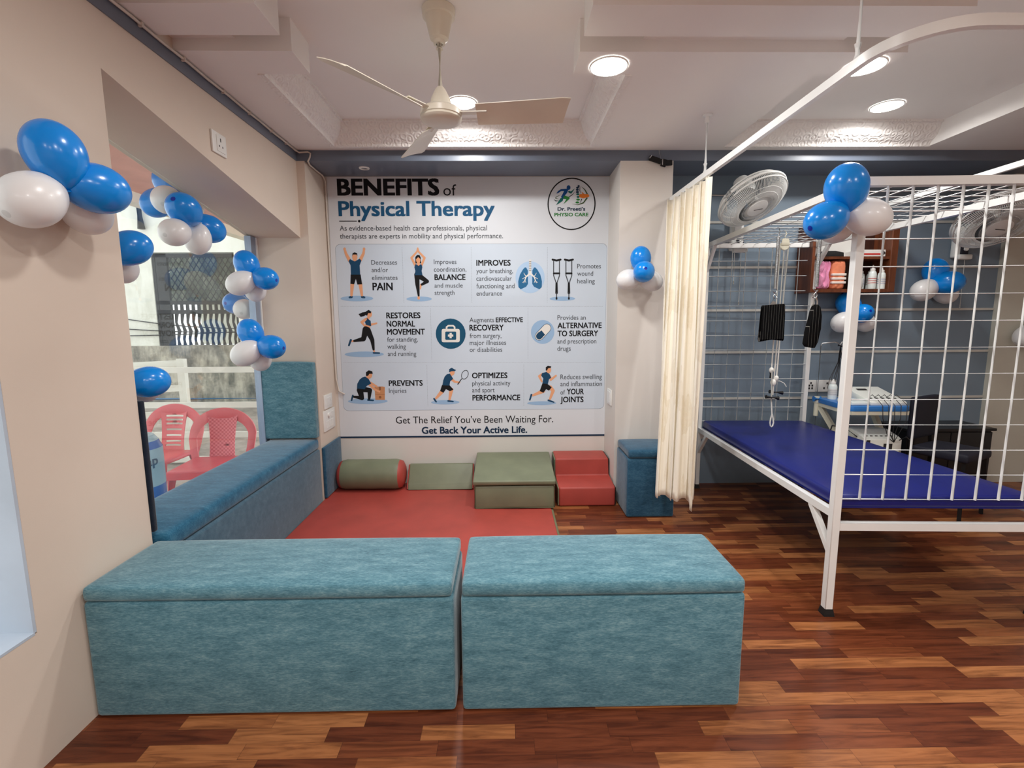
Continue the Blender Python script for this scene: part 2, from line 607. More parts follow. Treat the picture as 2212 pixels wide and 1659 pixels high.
def softbox(bm, x0, x1, y0, y1, z0, z1, bev=0.02, puff=0.0, n=8, mi=0):
    """an upholstered block: rounded edges, faces slightly padded out"""
    def lin_(a, b, k):
        k = max(2, k)
        m = min(bev, (b - a) * 0.3)
        return [a, a + m * 0.35, a + m] + [a + m + (b - a - 2 * m) * i / k for i in range(1, k)] + [b - m, b - m * 0.35, b]
    X, Y, Z = lin_(x0, x1, n), lin_(y0, y1, n // 2), lin_(z0, z1, 2)
    cx, cy, cz = (x0 + x1) / 2, (y0 + y1) / 2, (z0 + z1) / 2
    hx, hy, hz = (x1 - x0) / 2, (y1 - y0) / 2, (z1 - z0) / 2
    V = {}

    def vert(i, j, k):
        if (i, j, k) not in V:
            p = Vector((X[i], Y[j], Z[k]))
            rr = min(bev, hx * 0.6, hy * 0.6, hz * 0.6)
            q = Vector((min(max(p.x, x0 + rr), x1 - rr), min(max(p.y, y0 + rr), y1 - rr), min(max(p.z, z0 + rr), z1 - rr)))
            d = p - q
            if d.length > 1e-7:
                p = q + d.normalized() * rr
            if puff:
                wx, wy, wz = 1 - ((p.x - cx) / hx) ** 2, 1 - ((p.y - cy) / hy) ** 2, 1 - ((p.z - cz) / hz) ** 2
                if k == len(Z) - 1:
                    p.z += puff * max(wx, 0) ** 0.5 * max(wy, 0) ** 0.5
                if j == 0:
                    p.y -= puff * 0.5 * max(wx, 0) ** 0.5 * max(wz, 0) ** 0.5
            V[(i, j, k)] = bm.verts.new(p)
        return V[(i, j, k)]
    nx, ny, nz = len(X) - 1, len(Y) - 1, len(Z) - 1
    for i in range(nx):
        for j in range(ny):
            for k, rev in ((0, True), (nz, False)):
                q = [vert(i, j, k), vert(i + 1, j, k), vert(i + 1, j + 1, k), vert(i, j + 1, k)]
                bm.faces.new(q[::-1] if rev else q).material_index = mi
    for i in range(nx):
        for k in range(nz):
            for j in (0, ny):
                bm.faces.new([vert(i, j, k), vert(i + 1, j, k), vert(i + 1, j, k + 1), vert(i, j, k + 1)]).material_index = mi
    for j in range(ny):
        for k in range(nz):
            for i in (0, nx):
                bm.faces.new([vert(i, j, k), vert(i, j + 1, k), vert(i, j + 1, k + 1), vert(i, j, k + 1)]).material_index = mi


# ------------------------------------------------------------------ the room shell
XL, XG = -1.424, -1.755          # left wall face and the plane of the window glass
YF, YB = 3.472, 3.83             # front of the beam and pillars, back wall of the poster recess
ZB = 2.4476                      # underside of the slate beam

bm = NB(); box(bm, -1.80, 4.75, -3.3, 4.0, -0.06, 0.0)
struct('floor', bm, M['floor'])


def soffit(y):
    return 1.937 + 0.192 * (3.462 - y)


bm = NB()
box(bm, XG - 0.03, XL, -3.3, 0.25, 0, 2.60)
box(bm, XG - 0.03, XL, 0.25, 1.36, 0, 0.42)
box(bm, XG - 0.03, XL, 0.25, 1.36, 2.15, 2.60)
box(bm, XG - 0.03, XL, 1.36, 1.846, 0, 2.60)
prism(bm, [(1.846, soffit(1.846)), (3.472, soffit(3.472)), (3.472, 2.60), (1.846, 2.60)], 'x', XG - 0.03, XL)
box(bm, XG - 0.06, XG - 0.015, 1.846, 3.472, -0.2, 0.40)
struct('wall_left', bm, M['wall'])

bm = NB()
box(bm, XG - 0.06, -1.3675, YF, 4.0, 0, ZB)
struct('wall_left_pillar', bm, M['wall'])
bm = NB(); box(bm, -1.3675, 0.8125, YB, 4.0, 0, ZB)
struct('wall_back', bm, M['white_wall'])
bm = NB(); box(bm, 0.8125, 1.1805, YF, 4.0, 0, ZB)
struct('wall_right_pillar', bm, M['white_wall'])
bm = NB(); box(bm, 1.1805, 4.75, 3.82, 4.0, 0, ZB)
struct('wall_grey', bm, M['greywall'])
bm = NB(); box(bm, 3.92, 4.75, 3.775, 3.82, 0, ZB)
struct('wall_pale', bm, M['pale'])
bm = NB(); box(bm, 4.60, 4.75, -3.3, 3.775, 0, 2.60)
struct('wall_right', bm, M['white_wall'])
bm = NB(); box(bm, -1.80, 4.75, -3.45, -3.3, 0, 2.60)
struct('wall_front', bm, M['white_wall'])

# slate beam over the recess and the slate band above the left wall
bm = NB()
box(bm, XG - 0.06, 4.75, YF, 4.0, ZB, 2.55)
struct('trim_1', bm, M['slate'])
bm = NB()
box(bm, XL - 0.002, XL + 0.006, -3.3, YF - 0.002, ZB, ZC)
struct('trim_2', bm, M['slate'])

# pale grooves across the grey wall
for i, z in enumerate((2.10, 1.757, 1.424, 1.090, 0.715)):
    bm = NB(); box(bm, 1.1815, 3.918, 3.812, 3.822, z - 0.008, z + 0.010)
    struct('trim_%d' % (3 + i), bm, M['stripe'])

# stepped false ceiling with two raised trays
XB = [-1.79, -1.157, -0.914, 0.338, 0.614, 1.5, 1.79, 2.62, 2.9, 4.75]
YBK = [-3.3, 0.982, 1.83, 1.944, 2.143, 2.257, 2.453, 3.418, 4.0]


def ceil_h(x, y):
    for core, wing in (((-0.914, 0.338), (-1.157, 0.614)), ((1.79, 2.62), (1.5, 2.9))):
        if 0.982 < y < 3.418:
            if core[0] < x < core[1]:
                return ZT
            if wing[0] < x < wing[1] and (y < 1.944 or y > 2.453 or 2.143 < y < 2.257):
                return ZT
    if (2.143 < y < 2.257 or 1.83 < y < 1.944) and x < 1.5:
        return ZC + 0.05
    return ZC


bm = NB()
for i in range(len(XB) - 1):
    for j in range(len(YBK) - 1):
        h = ceil_h((XB[i] + XB[i + 1]) / 2, (YBK[j] + YBK[j + 1]) / 2)
        box(bm, XB[i], XB[i + 1], YBK[j], YBK[j + 1], h, 2.80)
struct('ceiling', bm, M['ceil'])


def cornice(name, pts):
    """crown moulding along plan points; it steps up and inward (to the left of the direction of travel)"""
    prof = [(-0.004, 0.0), (-0.004, -0.005), (0.028, -0.005), (0.030, 0.012), (0.036, 0.020), (0.052, 0.030), (0.080, 0.055), (0.098, 0.090), (0.106, 0.118), (0.120, 0.120), (0.120, 0.136), (-0.004, 0.136)]
    bm = NB()
    pts = [Vector((p[0], p[1], 0)) for p in pts]
    rings = []
    for i, p in enumerate(pts):
        d0 = (pts[i] - pts[i - 1]).normalized() if i else None
        d1 = (pts[i + 1] - pts[i]).normalized() if i < len(pts) - 1 else None
        nn = []
        for d in (d0, d1):
            if d is not None:
                nn.append(Vector((-d.y, d.x, 0)))
        n = nn[0] if len(nn) == 1 else (nn[0] + nn[1]) / (1 + nn[0].dot(nn[1]))
        rings.append([bm.verts.new((p.x + n.x * a, p.y + n.y * a, ZC + b)) for a, b in prof])
    k = len(prof)
    for a, b in zip(rings, rings[1:]):
        for i in range(k):
            bm.faces.new((a[i], a[(i + 1) % k], b[(i + 1) % k], b[i]))
    bm.faces.new(rings[0]); bm.faces.new(rings[-1][::-1])
    bmesh.ops.subdivide_edges(bm, edges=[e for e in bm.edges if abs(e.verts[0].co.z - e.verts[1].co.z) < 1e-4 and e.calc_length() > 0.3], cuts=12)
    struct(name, bm, M['relief'])


cornice('trim_8', [(0.614, 2.453), (0.614, 3.418), (-1.157, 3.418), (-1.157, 2.453)])
cornice('trim_9', [(2.9, 3.418), (1.5, 3.418)])

# window beside the padded corner: pane, frame, and the near opening with its grey lining
w1 = thing('window_1', (XG, 2.65, 0.4), None, None)
w1['kind'] = 'structure'
bm = NB()
prism(bm, [(1.86, 0.40), (3.46, 0.40), (3.46, soffit(3.46) - 0.002), (1.86, soffit(1.86) - 0.002)], 'x', XG - 0.004, XG + 0.002)
obj('window_pane', bm, M['glass'], w1)
bm = NB()
box(bm, XG - 0.022, XG + 0.022, 3.395, 3.468, 0.40, 1.938)
box(bm, XG - 0.03, XG + 0.03, 3.455, 3.470, 0.40, 1.936, 1)
box(bm, XG - 0.022, XG + 0.022, 1.848, 1.89, 0.40, 2.24)
box(bm, XG - 0.022, XG + 0.022, 1.848, 3.468, 0.385, 0.43)
obj('window_frame', bm, [M['alu'], M['frame']], w1)

w2 = thing('window_2', (XG, 0.8, 0.42), None, None)
w2['kind'] = 'structure'
bm = NB()
box(bm, XG - 0.03, XL - 0.001, 1.35, 1.361, 0.425, 2.15)
box(bm, XG - 0.03, XL - 0.001, 0.249, 0.26, 0.425, 2.15)
box(bm, XG - 0.03, XL - 0.001, 0.26, 1.35, 2.139, 2.151)
obj('window_lining', bm, M['jamb'], w2)
bm = NB(); box(bm, XG - 0.03, XL + 0.001, 0.26, 1.352, 0.419, 0.427)
obj('window_sill', bm, M['jamb'], w2)
bm = NB(); box(bm, XG - 0.004, XG + 0.002, 0.26, 1.35, 0.427, 2.139)
obj('window_pane', bm, M['glass'], w2)

# ------------------------------------------------------------------ outside the window
bm = NB(); box(bm, -9.5, XG - 0.06, -1.0, 9.0, -0.30, -0.20)
struct('floor_terrace', bm, M['out_floor'])
bm = NB()
box(bm, -9.5, -6.42, 9.0, 9.3, -0.2, 4.6)
box(bm, -6.42, -4.92, 9.0, 9.3, 2.62, 4.6)
box(bm, -4.92, -1.8, 9.0, 9.3, 0.93, 4.6)
box(bm, -6.42, -4.92, 10.3, 10.4, 0.9, 1.75)
struct('wall_opposite', bm, M['out_white'])
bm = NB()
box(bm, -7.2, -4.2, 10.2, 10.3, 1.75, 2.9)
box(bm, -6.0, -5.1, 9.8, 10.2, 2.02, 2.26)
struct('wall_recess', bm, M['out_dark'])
bm = NB()
box(bm, -9.5, -1.8, 8.9, 9.34, -0.2, 0.93)
struct('wall_parapet', bm, M['out_stain'])
bm = NB()
box(bm, -3.6, XG - 0.06, 1.0, 9.0, 2.62, 2.80)
struct('ceiling_overhang', bm, M['out_pink'])
bm = NB()
box(bm, -3.75, -3.6, 1.0, 9.0, 2.52, 2.95)
struct('trim_10', bm, M['out_cream'])

# collapsible gate in the opposite wall
g = thing('collapsible_gate', (-5.67, 9.05, 0.93), 'dark iron collapsible gate with a diamond lattice above, in the wall across the terrace', 'gate')
bm = NB()
for x in (-6.40, -4.94):
    box(bm, x - 0.03, x + 0.03, 9.02, 9.08, 0.93, 2.60)
box(bm, -6.36, -6.16, 9.02, 9.08, 0.93, 2.60)
for z in (2.57, 1.72, 1.55):
    box(bm, -6.40, -4.94, 9.02, 9.08, z - 0.035, z + 0.035)
obj('gate_frame', bm, M['iron'], g)
bm = NB()
k = 0
while k < 30:
    x0 = -6.9 + k * 0.105
    for s in (1, -1):
        a = Vector((x0, 9.05, 1.76)); b = Vector((x0 + s * 0.5, 9.05, 2.53))
        pts = []
        for t in [i / 20 for i in range(21)]:
            p = a.lerp(b, t)
            if -6.15 < p.x < -4.97:
                pts.append(p)
        if len(pts) > 1:
            bar(bm, pts[0], pts[-1], 0.012)
    k += 1
obj('lattice_panel', bm, M['iron'], g)
for i in range(11):
    x = -6.08 + i * 0.105
    bm = NB()
    tube(bm, [(x, 9.05, 0.94), (x - 0.01, 9.05, 1.05), (x + 0.022, 9.05, 1.2), (x - 0.022, 9.05, 1.36), (x, 9.05, 1.52), (x, 9.05, 1.70)], [0.03, 0.022, 0.03, 0.02, 0.032, 0.026], 6)
    obj('picket', bm, M['iron'], g)

bm = NB(); tube(bm, [(-6.50, 8.93, 3.66), (-6.48, 8.93, 3.02)], 0.06, 8)
tag(obj('drainpipe', bm, M['iron'], smooth=40), 'short dark drainpipe on the white wall across the terrace', 'pipe')
for i, (z0, z1, sag, lab) in enumerate([(1.55, 1.25, 0.10, 'upper dark cable sagging across the wall left of the iron gate'), (1.30, 1.18, 0.05, 'middle dark cable running across the iron gate'), (1.12, 1.22, 0.03, 'lowest dark cable along the top of the stained parapet')]):
    bm = NB()
    tube(bm, [(-7.6 + 3.2 * t, 8.975, z0 + (z1 - z0) * t - sag * 4 * t * (1 - t)) for t in [j / 10 for j in range(11)]], 0.009, 5)
    tag(obj('overhead_cable', bm, M['iron']), lab, 'cable', 'cables across the opposite wall')

# railing on the terrace
r = thing('terrace_railing', (-4.0, 5.2, -0.2), 'white painted steel railing with three level rails beyond the red chairs', 'railing')
for z in (0.845, 0.46, 0.13, -0.15):
    bm = NB(); box(bm, -5.9, -2.2, 5.18, 5.22, z - 0.03, z + 0.03)
    obj('rail', bm, M['rail'], r)
for x in (-5.88, -2.22):
    bm = NB(); box(bm, x - 0.03, x + 0.03, 5.18, 5.22, -0.2, 0.875)
    obj('post', bm, M['rail'], r)
r = thing('railing_gate', (-3.62, 5.42, -0.2), 'white steel railing gate leaf standing open behind the level rails', 'gate')
bm = NB(); box(bm, -3.68, -3.60, 5.39, 5.45, -0.2, 0.95)
obj('stile', bm, M['rail'], r)
for z in (0.90, 0.62, 0.33, 0.05):
    bm = NB(); bar(bm, (-3.66, 5.42, z), (-4.9, 5.30, z - 0.05), 0.04, 0.07)
    obj('rail', bm, M['rail'], r)
for i, (z, lab) in enumerate([(-0.02, 'upper thin blue pipe running low along the stained parapet'), (-0.13, 'lower thin blue pipe running along the foot of the stained parapet')]):
    bm = NB(); tube(bm, [(-7, 8.8, z - 0.38), (-2, 8.8, z - 0.38)], 0.022, 8)
    bmesh.ops.translate(bm, verts=bm.verts, vec=(0, 0, 0.36))
    tag(obj('water_pipe', bm, M['pipe'], smooth=40), lab, 'pipe', 'blue pipes on the parapet')


def plastic_chair(x, y, rz, woven, label):
    t = thing('plastic_chair', (x, y, -0.2), label, 'chair', 'red plastic chairs on the terrace', rz, True)
    W, D, H = 0.235, 0.21, 0.86
    bm = NB()
    softbox(bm, -0.215, 0.215, -0.22, 0.20, 0.405, 0.435, 0.012, 0, 6)
    prism(bm, arc((0, 0.0), 0.0, 0, 1, 0, lambda a, b: (a, b)) if False else [(-0.215, 0.37), (0.215, 0.37), (0.215, 0.42), (-0.215, 0.42)], 'y', -0.222, -0.205)
    obj('seat', bm, M['chair_r'], t, 40)
    for sx in (-1, 1):
        for sy in (-1, 1):
            bm = NB()
            tube(bm, [(sx * 0.19, sy * 0.18, 0.42), (sx * 0.225, sy * 0.235, 0.0)], [0.035, 0.024], 8)
            obj('leg', bm, M['chair_r'], t, 50)
    # the arched back: a broad flat band from seat corner to seat corner
    bm = NB()
    path = [(-W + 0.03, 0.19, 0.40), (-W + 0.01, 0.212, 0.50), (-W, 0.230, 0.58)]
    for i in range(1, 26):
        a = pi - pi * i / 26
        path.append((W * cos(a), 0.245 + 0.035 * sin(a), 0.595 + 0.195 * sin(a)))
    path += [(W, 0.230, 0.58), (W - 0.01, 0.212, 0.50), (W - 0.03, 0.19, 0.40)]
    rings = []
    for i, p in enumerate(path):
        d = Vector(path[min(i + 1, len(path) - 1)]) - Vector(path[max(i - 1, 0)])
        d.normalize()
        nrm = Vector((0, 1, 0))
        s = d.cross(nrm).normalized()
        w = 0.026 + 0.018 * sin(pi * i / (len(path) - 1))
        rings.append([bm.verts.new(Vector(p) + s * a * w + nrm * b) for a, b in ((-1, -0.008), (0, -0.016), (1, -0.008), (1, 0.008), (-1, 0.008))])
    for a, b in zip(rings, rings[1:]):
        for k in range(5):
            bm.faces.new((a[k], a[(k + 1) % 5], b[(k + 1) % 5], b[k]))
    obj('back_arch', bm, M['chair_r'], t, 50)
    # the splat in the middle
    bm = NB()

    def half(z):
        u = (z - 0.43) / 0.34
        return 0.078 + 0.022 * (1 - u) + 0.042 * u * u

    def yy(z):
        return 0.19 + 0.075 * (z - 0.43) / 0.37
    zs = [0.43 + 0.0170 * i for i in range(21)]
    slots = set() if woven else {2, 4, 7, 10, 13, 15, 17}
    for i in range(20):
        z0, z1 = zs[i], zs[i + 1]
        gap = i in slots
        for (u0, u1) in ([(-1, -0.72), (0.72, 1)] if gap else [(-1, 1)]):
            n = 1 if gap else 6
            for q in range(n):
                a, b = u0 + (u1 - u0) * q / n, u0 + (u1 - u0) * (q + 1) / n
                vs = []
                for dy in (0.0, 0.012):
                    for (uu, z) in ((a, z0), (b, z0), (b, z1), (a, z1)):
                        vs.append(bm.verts.new((uu * half(z), yy(z) + dy + 0.02 * (1 - uu * uu), z)))
                for f in [(3, 2, 1, 0), (4, 5, 6, 7), (0, 1, 5, 4), (1, 2, 6, 5), (2, 3, 7, 6), (3, 0, 4, 7)]:
                    bm.faces.new([vs[k] for k in f])
    bmesh.ops.remove_doubles(bm, verts=bm.verts, dist=0.0004)
    obj('backrest_panel', bm, M['weave'] if woven else M['chair_r'], t, 40)
    return t


plastic_chair(-2.37, 3.76, radians(6), True, 'right red plastic chair with a woven pattern back, outside the window')
plastic_chair(-2.965, 3.98, radians(-2), False, 'left red plastic chair with a slotted back, outside the window')

d = thing('water_drum', (-2.075, 2.62, -0.2), 'blue plastic drum with a pale printed label standing just outside the window', 'drum')
bm = NB()
lathe(bm, [(0.125, -0.2), (0.135, -0.18), (0.135, 0.30), (0.128, 0.32), (0.135, 0.34), (0.135, 0.66), (0.12, 0.70)], 28, 0, (-2.075, 2.62, 0))
obj('body', bm, M['drum'], d, 40)
bm = NB(); lathe(bm, [(0.12, 0.70), (0.10, 0.73), (0.05, 0.742), (0, 0.744)], 28, 0, (-2.075, 2.62, 0), cap=False)
obj('lid', bm, M['lid_pale'], d, 40)
bm = NB()
ang0, ang1 = radians(-130), radians(50)
rr = 0.137
va = [[bm.verts.new((-2.075 + rr * cos(ang0 + (ang1 - ang0) * i / 16), 2.62 + rr * sin(ang0 + (ang1 - ang0) * i / 16), z)) for i in range(17)] for z in (0.45, 0.66)]
for i in range(16):
    bm.faces.new((va[0][i], va[0][i + 1], va[1][i + 1], va[1][i]))
lab_o = obj('label', bm, M['drum_l'], d, 40)
# ------------------------------------------------------------------ upholstered benches, pads and foam blocks
def bench(name, x0, x1, y0, y1, zs, z1, label, cat, base, lid, group=None, puff=0.012):
    t = thing(name, ((x0 + x1) / 2, (y0 + y1) / 2, 0), label, cat, group)
    bm = NB(); softbox(bm, x0, x1, y0, y1, 0.002, zs, 0.014, 0.0, 10)
    obj('base', bm, base, t, 60)
    bm = NB(); softbox(bm, x0 + 0.004, x1 - 0.004, y0 - 0.004, y1, zs + 0.003, z1 - puff, 0.022, puff, 12)
    obj('lid', bm, lid, t, 60)
    return t


bench('storage_bench', -1.418, -0.180, 1.506, 1.856, 0.425, 0.492, 'long teal upholstered storage bench in front, left one, against the wall', 'bench', M['teal'], M['teal'], 'teal storage benches in front')
bench('storage_bench', -0.156, 0.816, 1.506, 1.860, 0.425, 0.492, 'shorter teal upholstered storage bench in front, right one, with a clean right end', 'bench', M['teal'], M['teal'], 'teal storage benches in front')
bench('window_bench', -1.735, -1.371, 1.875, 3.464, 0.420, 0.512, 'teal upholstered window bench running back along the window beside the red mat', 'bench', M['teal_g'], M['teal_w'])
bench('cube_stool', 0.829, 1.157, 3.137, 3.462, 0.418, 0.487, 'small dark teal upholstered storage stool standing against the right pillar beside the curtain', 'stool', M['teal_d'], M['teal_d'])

bm = NB(); softbox(bm, -1.752, -1.368, 3.402, 3.464, 0.514, 1.063, 0.010, 0.010, 8)
tag(obj('wall_pad', bm, M['teal'], smooth=60), 'tall teal padded back panel at the far end of the window bench', 'padded panel')
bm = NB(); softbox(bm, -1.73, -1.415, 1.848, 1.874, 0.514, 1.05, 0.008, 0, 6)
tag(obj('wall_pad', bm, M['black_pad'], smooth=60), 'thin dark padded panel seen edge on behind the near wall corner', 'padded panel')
bm = NB(); softbox(bm, -1.366, -1.342, 3.474, 3.826, 0.036, 0.425, 0.008, 0, 6)
tag(obj('wall_pad', bm, M['teal_d'], smooth=60), 'low dark teal padded panel on the left pillar below the switches', 'padded panel')

t = thing('floor_mat', (-0.5, 2.9, 0), 'large red padded floor mat with olive edging, lying in front of the poster wall', 'mat')
bm = NB()
softbox(bm, -1.366, 0.322, 1.98, 3.822, 0.001, 0.030, 0.012, 0.0, 16)
for v in bm.verts:
    if v.co.z > 0.025:
        v.co.z += 0.0035 * sin(v.co.x * 7 + v.co.y * 5) * (1 if -1.28 < v.co.x < 0.25 else 0)
obj('cover', bm, M['red'], t, 60)
bm = NB()
tube(bm, [(0.326, 1.99, 0.018), (0.326, 3.82, 0.018)], 0.010, 8)
tube(bm, [(0.316, 1.978, 0.018), (-1.36, 1.978, 0.018)], 0.010, 8)
obj('edging', bm, M['piping'], t, 60)

# bolster roll with red ends
t = thing('bolster', (-1.06, 3.70, 0.03), 'round olive bolster with red ends lying on the mat at the far left', 'bolster')
bm = NB()
prof = [(0.112, 0.035), (0.118, 0.06), (0.117, 0.15), (0.119, 0.25), (0.117, 0.35), (0.119, 0.45), (0.112, 0.482)]
lathe(bm, prof, 32, 0, (-1.325, 3.702, 0.147), (1, 0, 0), cap=False)
obj('roll', bm, M['olive'], t, 60)
for x, s in ((-1.325 + 0.036, -1), (-1.325 + 0.481, 1)):
    bm = NB(); lathe(bm, [(0.112, 0), (0.104, 0.022), (0.07, 0.04), (0, 0.045)], 32, 0, (x, 3.702, 0.147), (s, 0, 0), cap=False)
    obj('end_panel', bm, M['red'], t, 60)
# wedge
t = thing('wedge_cushion', (-0.53, 3.72, 0.03), 'low olive wedge cushion with red ends lying between the bolster and the olive block', 'cushion')
out = [(3.635, 0.034), (3.81, 0.034), (3.815, 0.15), (3.79, 0.205), (3.755, 0.210), (3.66, 0.075)]
bm = NB(); prism(bm, out, 'x', -0.775, -0.265, 0, 0.010, 2)
obj('cover', bm, M['olive'], t, 50)
for a, b in ((-0.783, -0.774), (-0.266, -0.257)):
    bm = NB(); prism(bm, [(3.641, 0.038), (3.806, 0.038), (3.811, 0.15), (3.787, 0.200), (3.757, 0.204), (3.664, 0.075)], 'x', a, b, 0, 0.003, 1)
    obj('end_panel', bm, M['red'], t)
# olive block with a sloping slab on it
t = thing('foam_block', (0.062, 3.50, 0.03), 'square olive foam block on the mat, under the sloping olive slab', 'foam block')
bm = NB(); softbox(bm, -0.222, 0.346, 3.245, 3.80, 0.034, 0.200, 0.014, 0.004, 8)
obj('cover', bm, M['olive'], t, 60)
for x in (-0.223, 0.347):
    bm = NB(); box(bm, x - 0.002, x + 0.002, 3.27, 3.78, 0.05, 0.185)
    obj('side_panel', bm, M['red'], t)
bm = NB()
for z in (0.036, 0.199):
    tube(bm, [(-0.215, 3.247, z), (0.339, 3.247, z)], 0.005, 6)
for x in (-0.219, 0.343):
    tube(bm, [(x, 3.248, 0.04), (x, 3.248, 0.195)], 0.005, 6)
obj('piping', bm, M['piping'], t, 60)
bm = NB()
prism(bm, [(3.232, 0.206), (3.808, 0.206), (3.812, 0.285), (3.76, 0.300), (3.228, 0.240)], 'x', -0.232, 0.352, 0, 0.012, 3)
tag(obj('sloping_slab', bm, M['olive'], smooth=60), 'sloping olive slab cushion resting on top of the square olive block', 'cushion')
# two-step red block
t = thing('step_block', (0.59, 3.58, 0), 'red padded two-step block standing on the floor beside the olive block', 'step block')
bm = NB()
prism(bm, [(3.345, 0.003), (3.812, 0.003), (3.812, 0.295), (3.60, 0.288), (3.605, 0.150), (3.345, 0.146)], 'x', 0.387, 0.800, 0, 0.014, 3)
obj('cover', bm, M['red'], t, 60)
for a, b in ((0.3795, 0.3875), (0.7995, 0.8055)):
    bm = NB(); prism(bm, [(3.352, 0.008), (3.806, 0.008), (3.806, 0.288), (3.608, 0.282), (3.612, 0.143), (3.352, 0.139)], 'x', a, b, 0, 0.002, 1)
    obj('side_panel', bm, M['olive'] if a < 0.5 else M['blackwood'], t)

# ------------------------------------------------------------------ poster
P_Y = 3.8285


def glyph_mesh(body, bold):
    c = bpy.data.curves.new('lettering', 'FONT')
    c.body = body
    c.size = 1.0
    c.resolution_u = 3
    o = bpy.data.objects.new('lettering', c)
    COL.objects.link(o)
    bpy.context.view_layer.update()
    me = bpy.data.meshes.new_from_object(o.evaluated_get(bpy.context.evaluated_depsgraph_get()))
    bpy.data.objects.remove(o)
    bpy.data.curves.remove(c)
    vs = [v.co.copy() for v in me.vertices]
    fs = [tuple(p.vertices) for p in me.polygons]
    bpy.data.meshes.remove(me)
    return vs, fs


CAP = {}


def text_into(bm, body, x0, x1, zb, cap, bold, mi, place):
    """set a line of lettering between x0 and x1 with its baseline at zb; place maps (x, z) to a point"""
    if bold not in CAP:
        hv, _ = glyph_mesh('H', bold)
        CAP[bold] = (max(v.y for v in hv), min(v.y for v in hv))
    vs, fs = glyph_mesh(body, bold)
    a, b = min(v.x for v in vs), max(v.x for v in vs)
    sx = (x1 - x0) / (b - a)
    sz = cap / (CAP[bold][0] - CAP[bold][1])
    # heavier weights are the same strokes struck again a hair to each side
    e = (0.0, 0.026, 0.036)[bold]
    strikes = [(0, 0)] if not bold else [(0, 0), (-e, -e * 0.6), (e, -e * 0.6), (-e, e * 0.6), (e, e * 0.6)]
    for n, (dx, dz) in enumerate(strikes):
        kx = 1 - 2 * e / (b - a)
        nv = []
        for v in vs:
            p = place(x0 + ((v.x - a) * kx + e + dx) * sx, zb + ((v.y - CAP[bold][1]) * (1 - 1.2 * e) + e * 0.6 + dz) * sz)
            nv.append(bm.verts.new(p + Vector((0, -0.00002 * n, 0))))
        for f in fs:
            try:
                bm.faces.new([nv[i] for i in f]).material_index = mi
            except ValueError:
                pass


